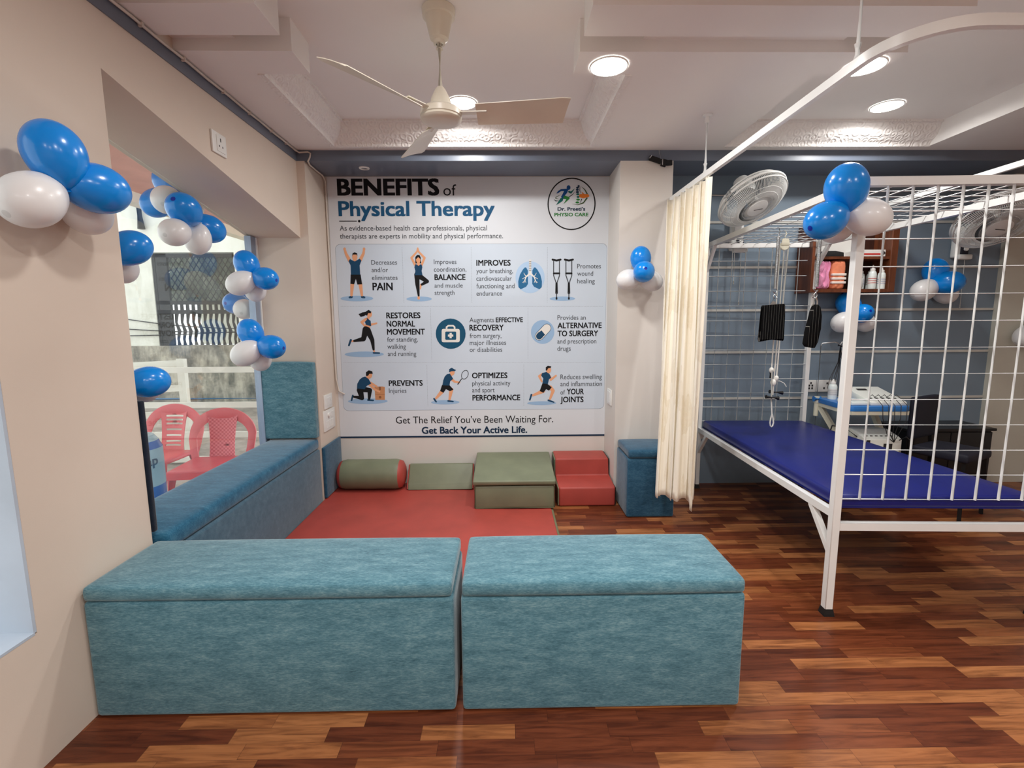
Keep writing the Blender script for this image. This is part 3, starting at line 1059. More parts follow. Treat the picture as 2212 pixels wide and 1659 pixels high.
P_TEXT=[
('BENEFITS', -12700, -4926, 23075, 1210, 2, 'ink', 'heading_lettering'),
('of', -4625, -3634, 23067, 814, 0, 'ink', 'heading_lettering'),
('Physical Therapy', -12685, -701, 21558, 1101, 1, 'teal', 'heading_lettering'),
('As evidence-based health care professionals, physical', -12656, -1314, 20486, 373, 0, 'grey', 'body_lettering'),
('therapists are experts in mobility and physical performance.', -12673, -82, 19888, 375, 0, 'grey', 'body_lettering'),
('Decreases', -10345, -8351, 17917, 351, 0, 'grey', 'body_lettering'),
('and/or', -10341, -9071, 17347, 353, 0, 'grey', 'body_lettering'),
('eliminates', -10352, -8354, 16754, 354, 0, 'grey', 'body_lettering'),
('Improves', -5485, -3729, 17945, 352, 0, 'grey', 'body_lettering'),
('coordination,', -5500, -2967, 17368, 353, 0, 'grey', 'body_lettering'),
('and muscle', -5483, -3273, 16134, 356, 0, 'grey', 'body_lettering'),
('strength', -5487, -3924, 15574, 358, 0, 'grey', 'body_lettering'),
('your breathing,', -2187, 676, 17233, 354, 0, 'grey', 'body_lettering'),
('cardiovascular', -2196, 592, 16653, 355, 0, 'grey', 'body_lettering'),
('functioning and', -2194, 801, 16071, 357, 0, 'grey', 'body_lettering'),
('endurance', -2203, -190, 15503, 358, 0, 'grey', 'body_lettering'),
('Promotes', 5722, 7583, 17569, 354, 0, 'grey', 'body_lettering'),
('wound', 5729, 6981, 17005, 356, 0, 'grey', 'body_lettering'),
('healing', 5736, 7126, 16422, 357, 0, 'grey', 'body_lettering'),
('for standing,', -9346, -6926, 11927, 366, 0, 'grey', 'body_lettering'),
('walking', -9353, -7886, 11364, 368, 0, 'grey', 'body_lettering'),
('and running', -9350, -7080, 10789, 369, 0, 'grey', 'body_lettering'),
('Injuries', -9367, -7968, 7808, 377, 0, 'grey', 'body_lettering'),
('Augments', -2788, -839, 13430, 363, 0, 'grey', 'body_lettering'),
('from surgery,', -2788, -273, 12181, 366, 0, 'grey', 'body_lettering'),
('major illnesses', -2797, 102, 11627, 368, 0, 'grey', 'body_lettering'),
('or disabilities', -2807, -216, 11074, 369, 0, 'grey', 'body_lettering'),
('Provides an', 4200, 6447, 13580, 364, 0, 'grey', 'body_lettering'),
('and prescription', 4199, 7329, 11697, 369, 0, 'grey', 'body_lettering'),
('drugs', 4203, 5277, 11118, 370, 0, 'grey', 'body_lettering'),
('physical activity', -2659, 426, 8361, 376, 0, 'grey', 'body_lettering'),
('and sport', -2668, -857, 7803, 378, 0, 'grey', 'body_lettering'),
('Reduces swelling', 4469, 7823, 8824, 376, 0, 'grey', 'body_lettering'),
('and inflammation', 4474, 7845, 8253, 378, 0, 'grey', 'body_lettering'),
('of', 4479, 4844, 7571, 379, 0, 'grey', 'body_lettering'),
('PAIN', -10333, -8753, 15954, 580, 1, 'ink', 'body_lettering'),
('BALANCE', -5467, -3044, 16715, 436, 1, 'ink', 'body_lettering'),
('IMPROVES', -2179, 501, 17804, 434, 1, 'ink', 'body_lettering'),
('RESTORES', -9346, -6657, 13766, 452, 1, 'ink', 'body_lettering'),
('NORMAL', -9343, -7098, 13113, 454, 1, 'ink', 'body_lettering'),
('MOVEMENT', -9338, -6340, 12475, 456, 1, 'ink', 'body_lettering'),
('PREVENTS', -9363, -6639, 8376, 450, 1, 'ink', 'body_lettering'),
('EFFECTIVE', -704, 1450, 13418, 364, 1, 'ink', 'body_lettering'),
('RECOVERY', -2800, -84, 12771, 449, 1, 'ink', 'body_lettering'),
('ALTERNATIVE', 4205, 7734, 12911, 439, 1, 'ink', 'body_lettering'),
('TO SURGERY', 4209, 7460, 12276, 441, 1, 'ink', 'body_lettering'),
('OPTIMIZES', -2664, 191, 8946, 450, 1, 'ink', 'body_lettering'),
('PERFORMANCE', -2656, 1216, 7127, 455, 1, 'ink', 'body_lettering'),
('YOUR', 5002, 6384, 7578, 455, 1, 'ink', 'body_lettering'),
('JOINTS', 4484, 6363, 6925, 457, 1, 'ink', 'body_lettering'),
('Get The Relief You’ve Been Waiting For.', -8904, 3898, 5286, 576, 0, 'ink', 'heading_lettering'),
('Get Back Your Active Life.', -6831, 1780, 4418, 560, 1, 'deep', 'heading_lettering'),
('Dr. Preeti’s', 4147, 6289, 21926, 264, 1, 'deep', 'emblem'),
('PHYSIO CARE', 3906, 6539, 21506, 265, 1, 'leaf', 'emblem')]
P_FIG=[
('printed_man',[('e','mat',-11593,15327,1282,216),
('l','navy',[(-12158,15414,148),(-12005,15459,202)]),
('l','navy',[(-11174,15455,202),(-11000,15409,148)]),
('l','skin',[(-11889,16490,310),(-11999,15588,189)]),
('l','skin',[(-11277,16487,310),(-11188,15584,189)]),
('p','black',[(-11986,17176),(-11212,17173),(-11130,16422),(-11502,16405),(-11599,16842),(-11749,16425),(-12041,16459)]),
('l','skin',[(-12017,18247,270),(-12270,18754,202),(-12350,19071,162)]),
('l','skin',[(-11193,18275,270),(-10925,18750,202),(-10859,19066,162)]),
('e','skin',-12355,19102,101,121),
('e','skin',-10857,19097,101,121),
('l','skin',[(-11606,18436,229),(-11615,18245,270)]),
('p','navy',[(-11980,18342),(-11619,18169),(-11234,18371),(-11098,18231),(-11258,17863),(-11245,17160),(-11960,17163),(-11952,17865),(-12097,18203)]),
('e','skin',-11603,18512,202,304),
('p','black',[(-11794,18576),(-11758,18784),(-11598,18866),(-11408,18783),(-11392,18574),(-11458,18688),(-11717,18689)])]),
('printed_woman',[('e','mat',-6722,15271,998,189),
('e','skin',-6752,15362,101,148),
('l','skin',[(-6538,16383,162),(-6600,16048,94)]),
('l','black',[(-6841,17142,405),(-6817,16436,337),(-6747,15531,148)]),
('l','black',[(-6623,17013,418),(-6046,16625,283),(-6472,16383,175)]),
('l','skin',[(-6954,17897,189),(-7210,18420,175),(-6773,18894,135),(-6712,19165,94)]),
('l','skin',[(-6440,17895,189),(-6203,18416,175),(-6643,18893,135),(-6700,19165,94)]),
('p','black',[(-6918,18005),(-6916,18482),(-6781,18640),(-6586,18640),(-6494,18449),(-6475,18004)]),
('l','skin',[(-6696,18227,202),(-6693,17909,229)]),
('p','navy',[(-6933,17942),(-6829,17922),(-6690,17813),(-6543,17921),(-6445,17921),(-6393,17716),(-6454,17429),(-6398,17102),(-6999,17105),(-6943,17431),(-7012,17719)]),
('e','skin',-6694,18291,175,283),
('p','black',[(-6869,18323),(-6863,18495),(-6684,18608),(-6513,18493),(-6518,18322),(-6688,18481)])]),
('printed_lungs',[('e','sky',2022,16900,1147,1228),
('p','lung',[(1715,17653),(1845,17428),(1857,16397),(1712,16172),(1283,15979),(1106,16142),(1088,16595),(1221,17109),(1452,17494),(1616,17666)]),
('p','lung',[(2331,17650),(2200,17426),(2187,16396),(2332,16169),(2761,15973),(2939,16134),(2958,16586),(2825,17103),(2594,17489),(2430,17663)]),
('p','pale',[(1938,18259),(2115,18259),(2115,17138),(1937,17138)]),
('l','pale',[(2023,17202,162),(1713,16946,101),(1528,16476,40)]),
('l','pale',[(2023,17202,162),(2332,16944,101),(2516,16472,40)]),
('l','pale',[(1648,16902,61),(1417,16787,27)]),
('l','pale',[(2397,16898,61),(2628,16781,27)]),
('l','pale',[(1694,16966,61),(1530,17236,27)]),
('l','pale',[(2351,16963,61),(2515,17232,27)]),
('l','pale',[(1608,16721,54),(1699,16495,27)]),
('l','pale',[(2437,16718,54),(2345,16492,27)]),
('l','pale',[(1555,16592,40),(1416,16496,20)]),
('l','pale',[(2490,16588,40),(2628,16491,20)]),
('p','grey',[(1938,18132),(2115,18131),(2115,18099),(1938,18100)]),
('p','grey',[(1938,17991),(2115,17990),(2115,17958),(1938,17959)]),
('p','grey',[(1938,17850),(2115,17850),(2115,17818),(1938,17818)]),
('p','grey',[(1938,17709),(2115,17709),(2115,17677),(1938,17677)]),
('p','grey',[(1938,17569),(2115,17568),(2115,17536),(1937,17536)]),
('p','grey',[(1937,17427),(2115,17427),(2115,17395),(1937,17395)])]),
('printed_crutches',[('e','mat',4577,15236,1012,169),
('l','grey',[(3865,18124,74),(3871,17034,74),(4079,16439,74)]),
('l','grey',[(4324,18123,74),(4332,17032,74),(4132,16439,74)]),
('l','black',[(3779,18252,148),(4094,18175,148),(4408,18250,148)]),
('l','black',[(3883,17195,135),(4318,17193,135)]),
('l','black',[(4106,16420,162),(4111,15687,202)]),
('l','grey',[(4111,15687,74),(4113,15284,74)]),
('l','black',[(4113,15336,108),(4114,15232,148)]),
('l','grey',[(4829,18121,74),(4839,17030,74),(5050,16435,74)]),
('l','grey',[(5289,18119,74),(5301,17028,74),(5102,16435,74)]),
('l','black',[(4743,18249,148),(5059,18171,148),(5373,18247,148)]),
('l','black',[(4851,17191,135),(5286,17189,135)]),
('l','black',[(5076,16416,162),(5083,15683,202)]),
('l','grey',[(5083,15683,74),(5088,15279,74)]),
('l','black',[(5087,15331,108),(5088,15227,148)])]),
('printed_jogger',[('e','mat',-11217,10939,1561,223),
('l','skin',[(-11945,12008,144),(-12172,11981,130)]),
('l','navy',[(-12224,12081,173),(-12400,11657,144)]),
('l','skin',[(-10454,11361,144),(-10415,11112,130)]),
('l','navy',[(-10468,11048,144),(-10021,11031,130)]),
('l','skin',[(-10950,13704,245),(-11312,13482,187),(-11079,13186,130)]),
('l','skin',[(-10617,13282,173),(-10334,13336,144),(-10134,13391,130)]),
('l','skin',[(-10815,13269,446),(-10872,13094,446)]),
('l','black',[(-11000,12905,518),(-11218,12159,374),(-11959,12008,173)]),
('l','black',[(-10862,12848,504),(-10529,12070,331),(-10456,11325,173)]),
('p','black',[(-10888,14304),(-11206,14249),(-11521,14112),(-11362,13902),(-11079,13956),(-10875,14122)]),
('l','skin',[(-10691,14003,187),(-10809,13724,201)]),
('p','navy',[(-10888,13843),(-10740,13689),(-10590,13583),(-10566,13162),(-10970,13270),(-11050,13516),(-10881,13675)]),
('e','skin',-10665,14107,201,259),
('p','black',[(-10948,14053),(-10936,14318),(-10707,14442),(-10502,14301),(-10565,14162),(-10738,14205),(-10853,13983)])]),
('printed_first_aid_kit',[('e','badge',-4300,12527,1187,1202),
('l','pale',[(-4617,12896,130),(-4613,13058,130),(-4470,13163,130),(-4095,13161,130),(-3977,13054,130),(-3980,12892,130)]),
('p','pale',[(-4864,12919),(-3711,12912),(-3619,12876),(-3572,12770),(-3587,11992),(-3639,11886),(-3732,11851),(-4890,11858),(-4996,11894),(-5029,12001),(-5009,12778),(-4971,12884)]),
('p','badge',[(-4671,12706),(-3913,12701),(-3858,12645),(-3869,12100),(-3927,12044),(-4687,12048),(-4742,12105),(-4729,12650)]),
('p','pale',[(-4390,12598),(-4213,12597),(-4223,12173),(-4400,12174)]),
('p','pale',[(-4521,12472),(-4095,12469),(-4099,12300),(-4525,12302)])]),
('printed_capsule',[('e','mat',3022,12625,935,950),
('l','navy',[(2752,12294,705),(3349,12927,705)]),
('l','pale',[(2752,12294,633),(3349,12927,633)]),
('l','navy',[(2752,12294,518),(2859,12407,518)]),
('p','navy',[(2581,12451),(2922,12760),(3216,12412),(2931,12122)])]),
('printed_kneeling_man',[('e','mat',-11103,7149,1597,230),
('l','navy',[(-12286,7618,144),(-12406,7232,130)]),
('l','navy',[(-11084,7244,144),(-10669,7211,130)]),
('l','black',[(-11693,8050,518),(-11558,7408,345),(-12198,7523,173)]),
('l','black',[(-11432,8121,446),(-10905,8044,374),(-10987,7345,201)]),
('p','carton',[(-10513,8331),(-9869,8341),(-9691,8296),(-9733,7247),(-10488,7253)]),
('p','cartond',[(-10489,7720),(-9715,7714),(-9716,7685),(-10491,7691)]),
('p','cartond',[(-10177,8329),(-10005,8327),(-10017,8051),(-10146,8038)]),
('e','cartond',-10098,7469,101,108),
('l','skin',[(-10967,8581,230),(-10488,8091,173),(-10137,7922,144)]),
('l','skin',[(-10787,8623,201),(-10334,8344,144)]),
('l','skin',[(-11010,9217,216),(-11022,8965,245)]),
('p','navy',[(-11227,9161),(-10965,8964),(-10753,8580),(-11118,8408),(-11310,8120),(-11929,8197),(-11883,8574),(-11666,8933),(-11444,9091)]),
('e','skin',-10880,9274,223,273),
('p','black',[(-11154,9204),(-11140,9506),(-10920,9656),(-10638,9575),(-10604,9373),(-10875,9375),(-10997,9203)])]),
('printed_tennis_player',[('e','mat',-4856,7010,1151,180),
('l','skin',[(-5094,7904,331),(-5591,7346,173)]),
('l','navy',[(-5758,7303,144),(-5598,7053,130)]),
('l','skin',[(-4349,8044,331),(-4512,7220,173)]),
('l','navy',[(-4622,7118,144),(-4226,7064,115)]),
('p','black',[(-5096,8413),(-4485,8409),(-4169,8043),(-4460,7914),(-4780,8084),(-4981,7794),(-5259,7927)]),
('l','skin',[(-4365,8952,230),(-4083,8696,173),(-3690,8621,144)]),
('l','skin',[(-4320,9349,201),(-4396,9169,230)]),
('p','navy',[(-4680,9294),(-4428,9343),(-4172,8914),(-4428,8720),(-4486,8372),(-5060,8406),(-4978,8812),(-4864,9100)]),
('e','skin',-4247,9442,194,245),
('p','navy',[(-4505,9444),(-4477,9711),(-4274,9817),(-4062,9686),(-3920,9628),(-4030,9542),(-4316,9529)]),
('l','black',[(-3815,8476,79),(-3504,8909,58)]),
('r','black',-3233,9247,273,389,43,-25)]),
('printed_runner',[('e','mat',2959,6873,1187,158),
('l','skin',[(3065,7862,317),(2232,7518,173)]),
('l','navy',[(2123,7577,144),(1993,7153,130)]),
('l','skin',[(3643,8165,331),(3883,7885,273),(3626,7198,173)]),
('l','navy',[(3503,7104,144),(3940,6946,115)]),
('l','skin',[(3010,9246,216),(2751,9081,187),(2969,8643,130)]),
('l','skin',[(3617,9038,216),(3690,8783,187),(4107,9122,144)]),
('p','black',[(3027,8534),(3424,8458),(3766,8164),(3550,7895),(3318,8021),(3101,7730),(2790,7864)]),
('l','skin',[(3456,9474,201),(3399,9315,245)]),
('p','navy',[(2988,9333),(3384,9431),(3602,9220),(3726,8928),(3546,8843),(3461,8443),(3012,8490),(3083,8897),(2902,9152)]),
('e','skin',3514,9575,194,252),
('p','black',[(3283,9533),(3282,9800),(3454,9929),(3721,9869),(3685,9754),(3470,9720),(3384,9532)])]),
('emblem',[('r','black',5227,22423,1858,1943,91,0),
('e','blue',4982,23635,146,176),
('p','blue',[(4873,23558),(4410,23531),(4179,23393),(4035,23199),(4180,23227),(4411,23379),(4643,23392),(4529,23170),(4400,22948),(4532,22809),(4764,22781),(5083,22864),(4704,23059),(4876,23253),(4961,23475)]),
('l','leaf',[(4705,22920,255),(4981,22864,188),(4636,22461,24)]),
('l','teal2',[(4445,22754,255),(4286,22587,170),(4055,22370,24)]),
('l','teal2',[(5020,23336,134),(5166,23267,146),(5453,23557,18)]),
('l','olive',[(4369,23115,15),(4008,22921,55),(4009,22824,55),(4241,22787,24)]),
('l','black',[(3878,22755,30),(4010,22657,73),(4242,22665,18)]),
('l','black',[(5024,22953,55),(5284,23114,49),(5470,23335,12)]),
('e','deep',5755,23750,79,73),
('e','deep',5669,23626,109,73),
('e','deep',5657,23474,115,73),
('e','deep',5665,23307,121,73),
('e','teal2',5696,23146,121,73),
('e','teal2',5722,22946,115,73),
('e','leaf',5724,22751,140,73),
('e','leaf',5668,22542,140,73),
('l','olive',[(5973,23695,15),(6222,23501,61),(6416,23181,85)]),
('l','olive',[(6406,22861,97),(6135,22513,85),(5700,22361,43),(5291,22440,9)]),
('l','black',[(5857,23709,30),(5846,23418,46),(5922,23196,15)]),
('l','black',[(6000,22779,61),(5873,22486,18)]),
('l','orange',[(5924,23029,261),(6128,23001,304),(6331,23028,255),(6462,23028,231)]),
('l','orange',[(5993,23307,30),(6170,23098,134)])]),
]
P_RULE=[('l', 'ink', [(-12638, 21198, 70), (-11337, 21195, 70)]), ('e', 'ink', -11132, 21191, 95, 95)]
P_DIV=[(-7920, 19231, -7923, 14943), (-2568, 19214, -2570, 14917), (3375, 19194, 3374, 14887), (-12887, 14717, 7842, 14611), (-12896, 10298, 7760, 10157), (-5847, 14536, -5853, 10436), (1849, 14533, 1844, 10421), (-6271, 10048, -6276, 6640), (1505, 10028, 1497, 6614)]

U4 = 1e-4
pst = thing('wall_poster', (-0.27, P_Y, 0.43), 'large printed poster about physical therapy covering the recessed back wall', 'poster')


def pl(layer):
    return lambda x, z: Vector((x, P_Y - 0.0012 - 0.0003 * layer, z))


bm = NB(); box(bm, -1.345, 0.8125, P_Y - 0.001, P_Y + 0.001, 0.417, ZB - 0.004)
obj('sheet', bm, INK['paper'], pst)
bm = NB()
x0, x1, z0, z1, rr = -1.309, 0.817 - 0.012, 0.636, 1.948, 0.04
o2 = []
for cx, cz, a in ((x1 - rr, z1 - rr, 0), (x0 + rr, z1 - rr, pi / 2), (x0 + rr, z0 + rr, pi), (x1 - rr, z0 + rr, 1.5 * pi)):
    o2 += [(cx + rr * cos(a + i * pi / 12), cz + rr * sin(a + i * pi / 12)) for i in range(7)]
inn = [((p[0] - (x0 + x1) / 2) * (1 - 0.004 / (x1 - x0)) + (x0 + x1) / 2, (p[1] - (z0 + z1) / 2) * (1 - 0.005 / (z1 - z0)) + (z0 + z1) / 2) for p in o2]
bm.faces.new([bm.verts.new(pl(0)(*p)) for p in o2]).material_index = 1
bm.faces.new([bm.verts.new(pl(1)(*p)) for p in inn]).material_index = 0
for a in P_DIV:
    p, q = Vector((a[0] * U4, 0, a[1] * U4)), Vector((a[2] * U4, 0, a[3] * U4))
    n = int((q - p).length / 0.012)
    for i in range(n):
        s, e = p.lerp(q, i / n), p.lerp(q, (i + 0.6) / n)
        dz = Vector((0, 0, 0.0009)) if abs(q.x - p.x) > abs(q.z - p.z) else Vector((0.0009, 0, 0))
        bm.faces.new([bm.verts.new(pl(2)(k.x, k.z)) for k in (s - dz, e - dz, e + dz, s + dz)]).material_index = 1
obj('benefits_panel', bm, [INK['panel'], INK['rule']], pst)
bm = NB(); box(bm, -1.362, 0.8125, P_Y - 0.002, P_Y, 0.411, 0.424)
obj('footer_bar', bm, INK['deep'], pst)

inks = list(INK)


def prims(bm, plist, base):
    for n, p in enumerate(plist):
        P = pl(base + n * 0.25)
        mi = inks.index(p[1])

        def poly(pts):
            try:
                bm.faces.new([bm.verts.new(P(*q)) for q in pts]).material_index = mi
            except ValueError:
                pass
        if p[0] == 'p':
            poly([(x * U4, z * U4) for x, z in p[2]])
        elif p[0] == 'e':
            poly([(p[2] * U4 + p[4] * U4 * cos(2 * pi * i / 28), p[3] * U4 + p[5] * U4 * sin(2 * pi * i / 28)) for i in range(28)])
        elif p[0] == 'r':
            ca, sa = cos(radians(p[7])), sin(radians(p[7]))
            ring = []
            for f in (0, p[6]):
                ring.append([(lambda a: (p[2] * U4 + ((p[4] - f) * cos(a) * ca - (p[5] - f) * sin(a) * sa) * U4, p[3] * U4 + ((p[4] - f) * cos(a) * sa + (p[5] - f) * sin(a) * ca) * U4))(2 * pi * i / 64) for i in range(64)])
            vo = [[bm.verts.new(P(*q)) for q in rg] for rg in ring]
            for i in range(64):
                bm.faces.new((vo[0][i], vo[0][(i + 1) % 64], vo[1][(i + 1) % 64], vo[1][i])).material_index = mi
        elif p[0] == 'l':
            pts = [(Vector((a * U4, c * U4)), w * U4 / 2) for a, c, w in p[2]]
            for q, (c, w) in enumerate(pts):
                P = pl(base + n * 0.25 + 0.02 * q)
                poly([(c.x + w * cos(2 * pi * i / 14), c.y + w * sin(2 * pi * i / 14)) for i in range(14)])
            for q, ((c0, w0), (c1, w1)) in enumerate(zip(pts, pts[1:])):
                P = pl(base + n * 0.25 + 0.12 + 0.02 * q)
                d = (c1 - c0).normalized()
                s = Vector((-d.y, d.x))
                poly([tuple(v) for v in (c0 + s * w0, c0 - s * w0, c1 - s * w1, c1 + s * w1)])


groups = {}
for tx in P_TEXT:
    groups.setdefault(tx[7], []).append(tx)
bm_emblem = NB()
for part, lines in groups.items():
    for (s, a, b, zb, cap, bold, col, _) in lines:
        bm = bm_emblem if part == 'emblem' else NB()
        text_into(bm, s, a * U4, b * U4, zb * U4, cap * U4, bold, inks.index(col), pl(4))
        if part != 'emblem':
            obj(part, bm, [INK[k] for k in inks], pst)
bm = NB()
prims(bm, P_RULE, 4)
obj('heading_rule', bm, [INK[k] for k in inks], pst)
for part, pr in P_FIG:
    bm = bm_emblem if part == 'emblem' else NB()
    prims(bm, pr, 3)
    obj(part, bm, [INK[k] for k in inks], pst)

# lettering on the drum label outside
bm = NB()


def on_drum(x, z):
    a = radians(-52) + x / 0.138
    return Vector((-2.075 + 0.1385 * cos(a), 2.62 + 0.1385 * sin(a), z))


text_into(bm, 'dap', 0.012, 0.118, 0.572, 0.052, 1, 0, on_drum)
obj('label_lettering', bm, INK['teal'], lab_o)

# ------------------------------------------------------------------ switches, sockets, cables, small spot
def plate_x(name, label, cat, x, s, y0, y1, z0, z1, items):
    """a white wall plate on a face looking along x (s = +1 looks to +x); items: (y, z, w, h, kind)"""
    t = thing(name, (x, (y0 + y1) / 2, z0), label, cat)
    bm = NB(); box(bm, min(x, x + s * 0.010), max(x, x + s * 0.010), y0, y1, z0, z1, 0, 0.004, 2)
    obj('plate', bm, M['plastic'], t, 40)
    for (y, z, w, h, kind) in items:
        bm = NB()
        if kind == 'knob':
            lathe(bm, [(w, 0), (w * 0.95, 0.012), (0, 0.014)], 16, 0, (x + s * 0.0095, y, z), (s, 0, 0))
        else:
            a = 0.0125 if kind in ('rocker', 'inset') else 0.0108
            if kind == 'hole':
                a = 0.0128
            box(bm, min(x + s * 0.009, x + s * a), max(x + s * 0.009, x + s * a), y - w / 2, y + w / 2, z - h / 2, z + h / 2, 0, 0.001 if kind != 'hole' else 0, 1)
        obj({'hole': 'socket_hole', 'rocker': 'rocker_switch', 'inset': 'inset', 'knob': 'regulator_knob', 'led': 'indicator'}[kind], bm, M['dark'] if kind in ('hole', 'led') else M['plastic'], t)
    return t


plate_x('power_socket', 'white power socket high on the lintel above the window', 'socket', XL, 1, 2.48, 2.60, 2.182, 2.285,
        [(2.548, 2.233, 0.070, 0.075, 'inset'), (2.546, 2.252, 0.008, 0.018, 'hole'), (2.532, 2.222, 0.007, 0.009, 'hole'), (2.560, 2.222, 0.007, 0.009, 'hole')])
plate_x('bell_plate', 'small white plate with a dark indicator on the left pillar, above the switch panel', 'switch', -1.3675, 1, 3.565, 3.725, 0.695, 0.802,
        [(3.645, 0.748, 0.08, 0.06, 'inset'), (3.68, 0.75, 0.022, 0.022, 'led')])
plate_x('switch_panel', 'white switch panel with a round knob low on the left pillar', 'switch', -1.3675, 1, 3.535, 3.765, 0.527, 0.685,
        [(3.625, 0.645, 0.018, 0.018, 'knob'), (3.70, 0.64, 0.06, 0.045, 'inset'), (3.60, 0.575, 0.04, 0.055, 'rocker'), (3.65, 0.575, 0.04, 0.055, 'rocker'), (3.70, 0.575, 0.04, 0.055, 'rocker')])
plate_x('blank_plate', 'white square plate on the inner side of the right pillar', 'switch', 0.8125, -1, 3.575, 3.720, 0.705, 0.825, [(3.648, 0.765, 0.10, 0.085, 'inset')])


def plate_y(name, label, x0, x1, z0, z1, holes):
    t = thing(name, ((x0 + x1) / 2, 3.82, z0), label, 'socket', 'wall sockets above the trolley')
    bm = NB(); box(bm, x0, x1, 3.808, 3.8195, z0, z1, 0, 0.004, 2)
    obj('plate', bm, M['plastic'], t, 40)
    for hx, hz in holes:
        bm = NB(); box(bm, hx - 0.006, hx + 0.006, 3.8065, 3.809, hz - 0.008, hz + 0.008)
        obj('socket_hole', bm, M['dark'], t)


plate_y('power_socket', 'left white wall socket above the trolley, five pin holes', 2.436, 2.527, 0.765, 0.862, [(2.482, 0.838), (2.470, 0.818), (2.494, 0.818), (2.470, 0.795), (2.494, 0.795)])
plate_y('power_socket', 'right white wall socket above the trolley, behind the pointed bottle', 2.532, 2.690, 0.765, 0.862, [(2.615, 0.835), (2.592, 0.795), (2.638, 0.795)])

t = thing('cable_run', (XL, 2.0, ZC), 'white cable clipped along the top of the slate band and down beside the poster', 'cable')
bm = NB()
pts = [(XL + 0.016, 0.4 + 0.16 * i, ZC - 0.012 - 0.003 * (i % 2)) for i in range(19)] + [(XL + 0.015, 3.44, ZC - 0.012), (XL + 0.03, YF - 0.010, ZC - 0.018), (-1.335, YF - 0.010, ZC - 0.014), (-1.318, YF - 0.010, ZC - 0.024), (-1.325, YF - 0.008, ZB + 0.02), (-1.340, YF - 0.006, ZB - 0.004), (-1.350, YF + 0.05, ZB - 0.010), (-1.352, 3.62, ZB - 0.012), (-1.352, 3.76, ZB - 0.012), (-1.352, 3.815, ZB - 0.04), (-1.356, 3.819, 2.1), (-1.354, 3.819, 1.6), (-1.355, 3.819, 1.1), (-1.352, 3.819, 0.90), (-1.335, 3.817, 0.80), (-1.29, 3.817, 0.775)]
tube(bm, pts, 0.0058, 8)
obj('sheath', bm, M['cable'], t, 60)
for y in (0.9, 1.2, 1.5, 1.8, 2.05, 2.3, 2.6, 2.85, 3.1, 3.3):
    bm = NB(); box(bm, XL + 0.005, XL + 0.024, y - 0.006, y + 0.006, ZC - 0.022, ZC - 0.003, 0, 0.002, 1)
    obj('clip', bm, M['cable'], t)
bm = NB()
tube(bm, [(1.19, 3.812, 2.295), (1.40, 3.812, 2.30), (1.60, 3.812, 2.303), (1.70, 3.812, 2.30), (1.715, 3.812, 2.28), (1.722, 3.812, 2.18)], 0.005, 6)
tag(obj('fan_cable', bm, M['cable'], smooth=60), 'thin pale cable along the grey wall leading to the left wall fan', 'cable')

t = thing('recessed_spot', (-1.0, 3.62, ZB), 'small unlit round spotlight in the underside of the slate beam over the poster', 'ceiling light')
bm = NB(); lathe(bm, [(0.038, 0), (0.036, -0.006), (0.026, -0.007), (0.026, -0.001), (0, -0.001)], 24, 0, (-1.0, 3.62, ZB - 0.001), cap=False)
obj('trim_ring', bm, M['ring'], t, 40)
bm = NB(); lathe(bm, [(0.025, -0.0035), (0, -0.0045)], 20, 0, (-1.0, 3.62, ZB), cap=False)
obj('lens', bm, M['steel'], t, 40)

# a black strap with a buckle hung from a wire under the beam
t = thing('hanging_strap', (1.08, 3.455, 2.40), 'black strap with a buckle hung from a wire above the right pillar', 'strap')
bm = NB()
for a, b, w in [((1.005, 3.455, 2.462), (1.09, 3.455, 2.435), 0.036), ((1.09, 3.455, 2.432), (1.125, 3.45, 2.42), 0.05), ((1.12, 3.45, 2.425), (1.165, 3.452, 2.428), 0.036)]:
    bar(bm, a, b, 0.012, w, up=(0, 0, 1))
bmesh.ops.bevel(bm, geom=list(bm.edges), offset=0.004, segments=1, affect='EDGES')
obj('webbing', bm, M['black'], t)
bm = NB(); box(bm, 1.092, 1.098, 3.443, 3.449, 2.41, 2.45)
bar(bm, (1.005, 3.447, 2.455), (1.02, 3.447, 2.475), 0.006)
obj('buckle', bm, M['chrome'], t)
bm = NB(); tube(bm, [(1.09, 3.452, 2.44), (1.075, 3.455, 2.49), (1.073, 3.46, 2.512)], 0.002, 5)
obj('wire', bm, M['steel'], t)

# ------------------------------------------------------------------ ceiling fan and downlights
FX, FY = -0.268, 2.2
t = thing('ceiling_fan', (FX, FY, 2.2), 'ivory ceiling fan hanging in the left ceiling tray', 'fan')
bm = NB(); lathe(bm, [(0.070, ZT), (0.068, ZT - 0.03), (0.058, ZT - 0.032), (0.038, ZT - 0.115), (0.026, ZT - 0.122), (0.024, ZT - 0.135), (0.014, ZT - 0.135)], 28, 0, (FX, FY, -0.001), cap=False)
obj('canopy', bm, M['fanw'], t, 40)
bm = NB(); tube(bm, [(FX, FY, ZT - 0.12), (FX, FY, 2.33)], 0.0115, 14)
tube(bm, [(FX, FY, ZT - 0.13), (FX, FY, ZT - 0.155)], 0.016, 12)
obj('downrod', bm, M['fanw'], t, 40)
bm = NB(); lathe(bm, [(0.014, 2.345), (0.022, 2.335), (0.040, 2.30), (0.048, 2.27), (0.048, 2.258)], 28, 0, (FX, FY, 0), cap=False)
obj('lower_cup', bm, M['fanw'], t, 40)
bm = NB(); lathe(bm, [(0.04, 2.262), (0.075, 2.258), (0.088, 2.248), (0.090, 2.225), (0.086, 2.222), (0.088, 2.214), (0.082, 2.206), (0.06, 2.199), (0, 2.197)], 36, 0, (FX, FY, 0), cap=False)
obj('motor', bm, M['fanw'], t, 40)
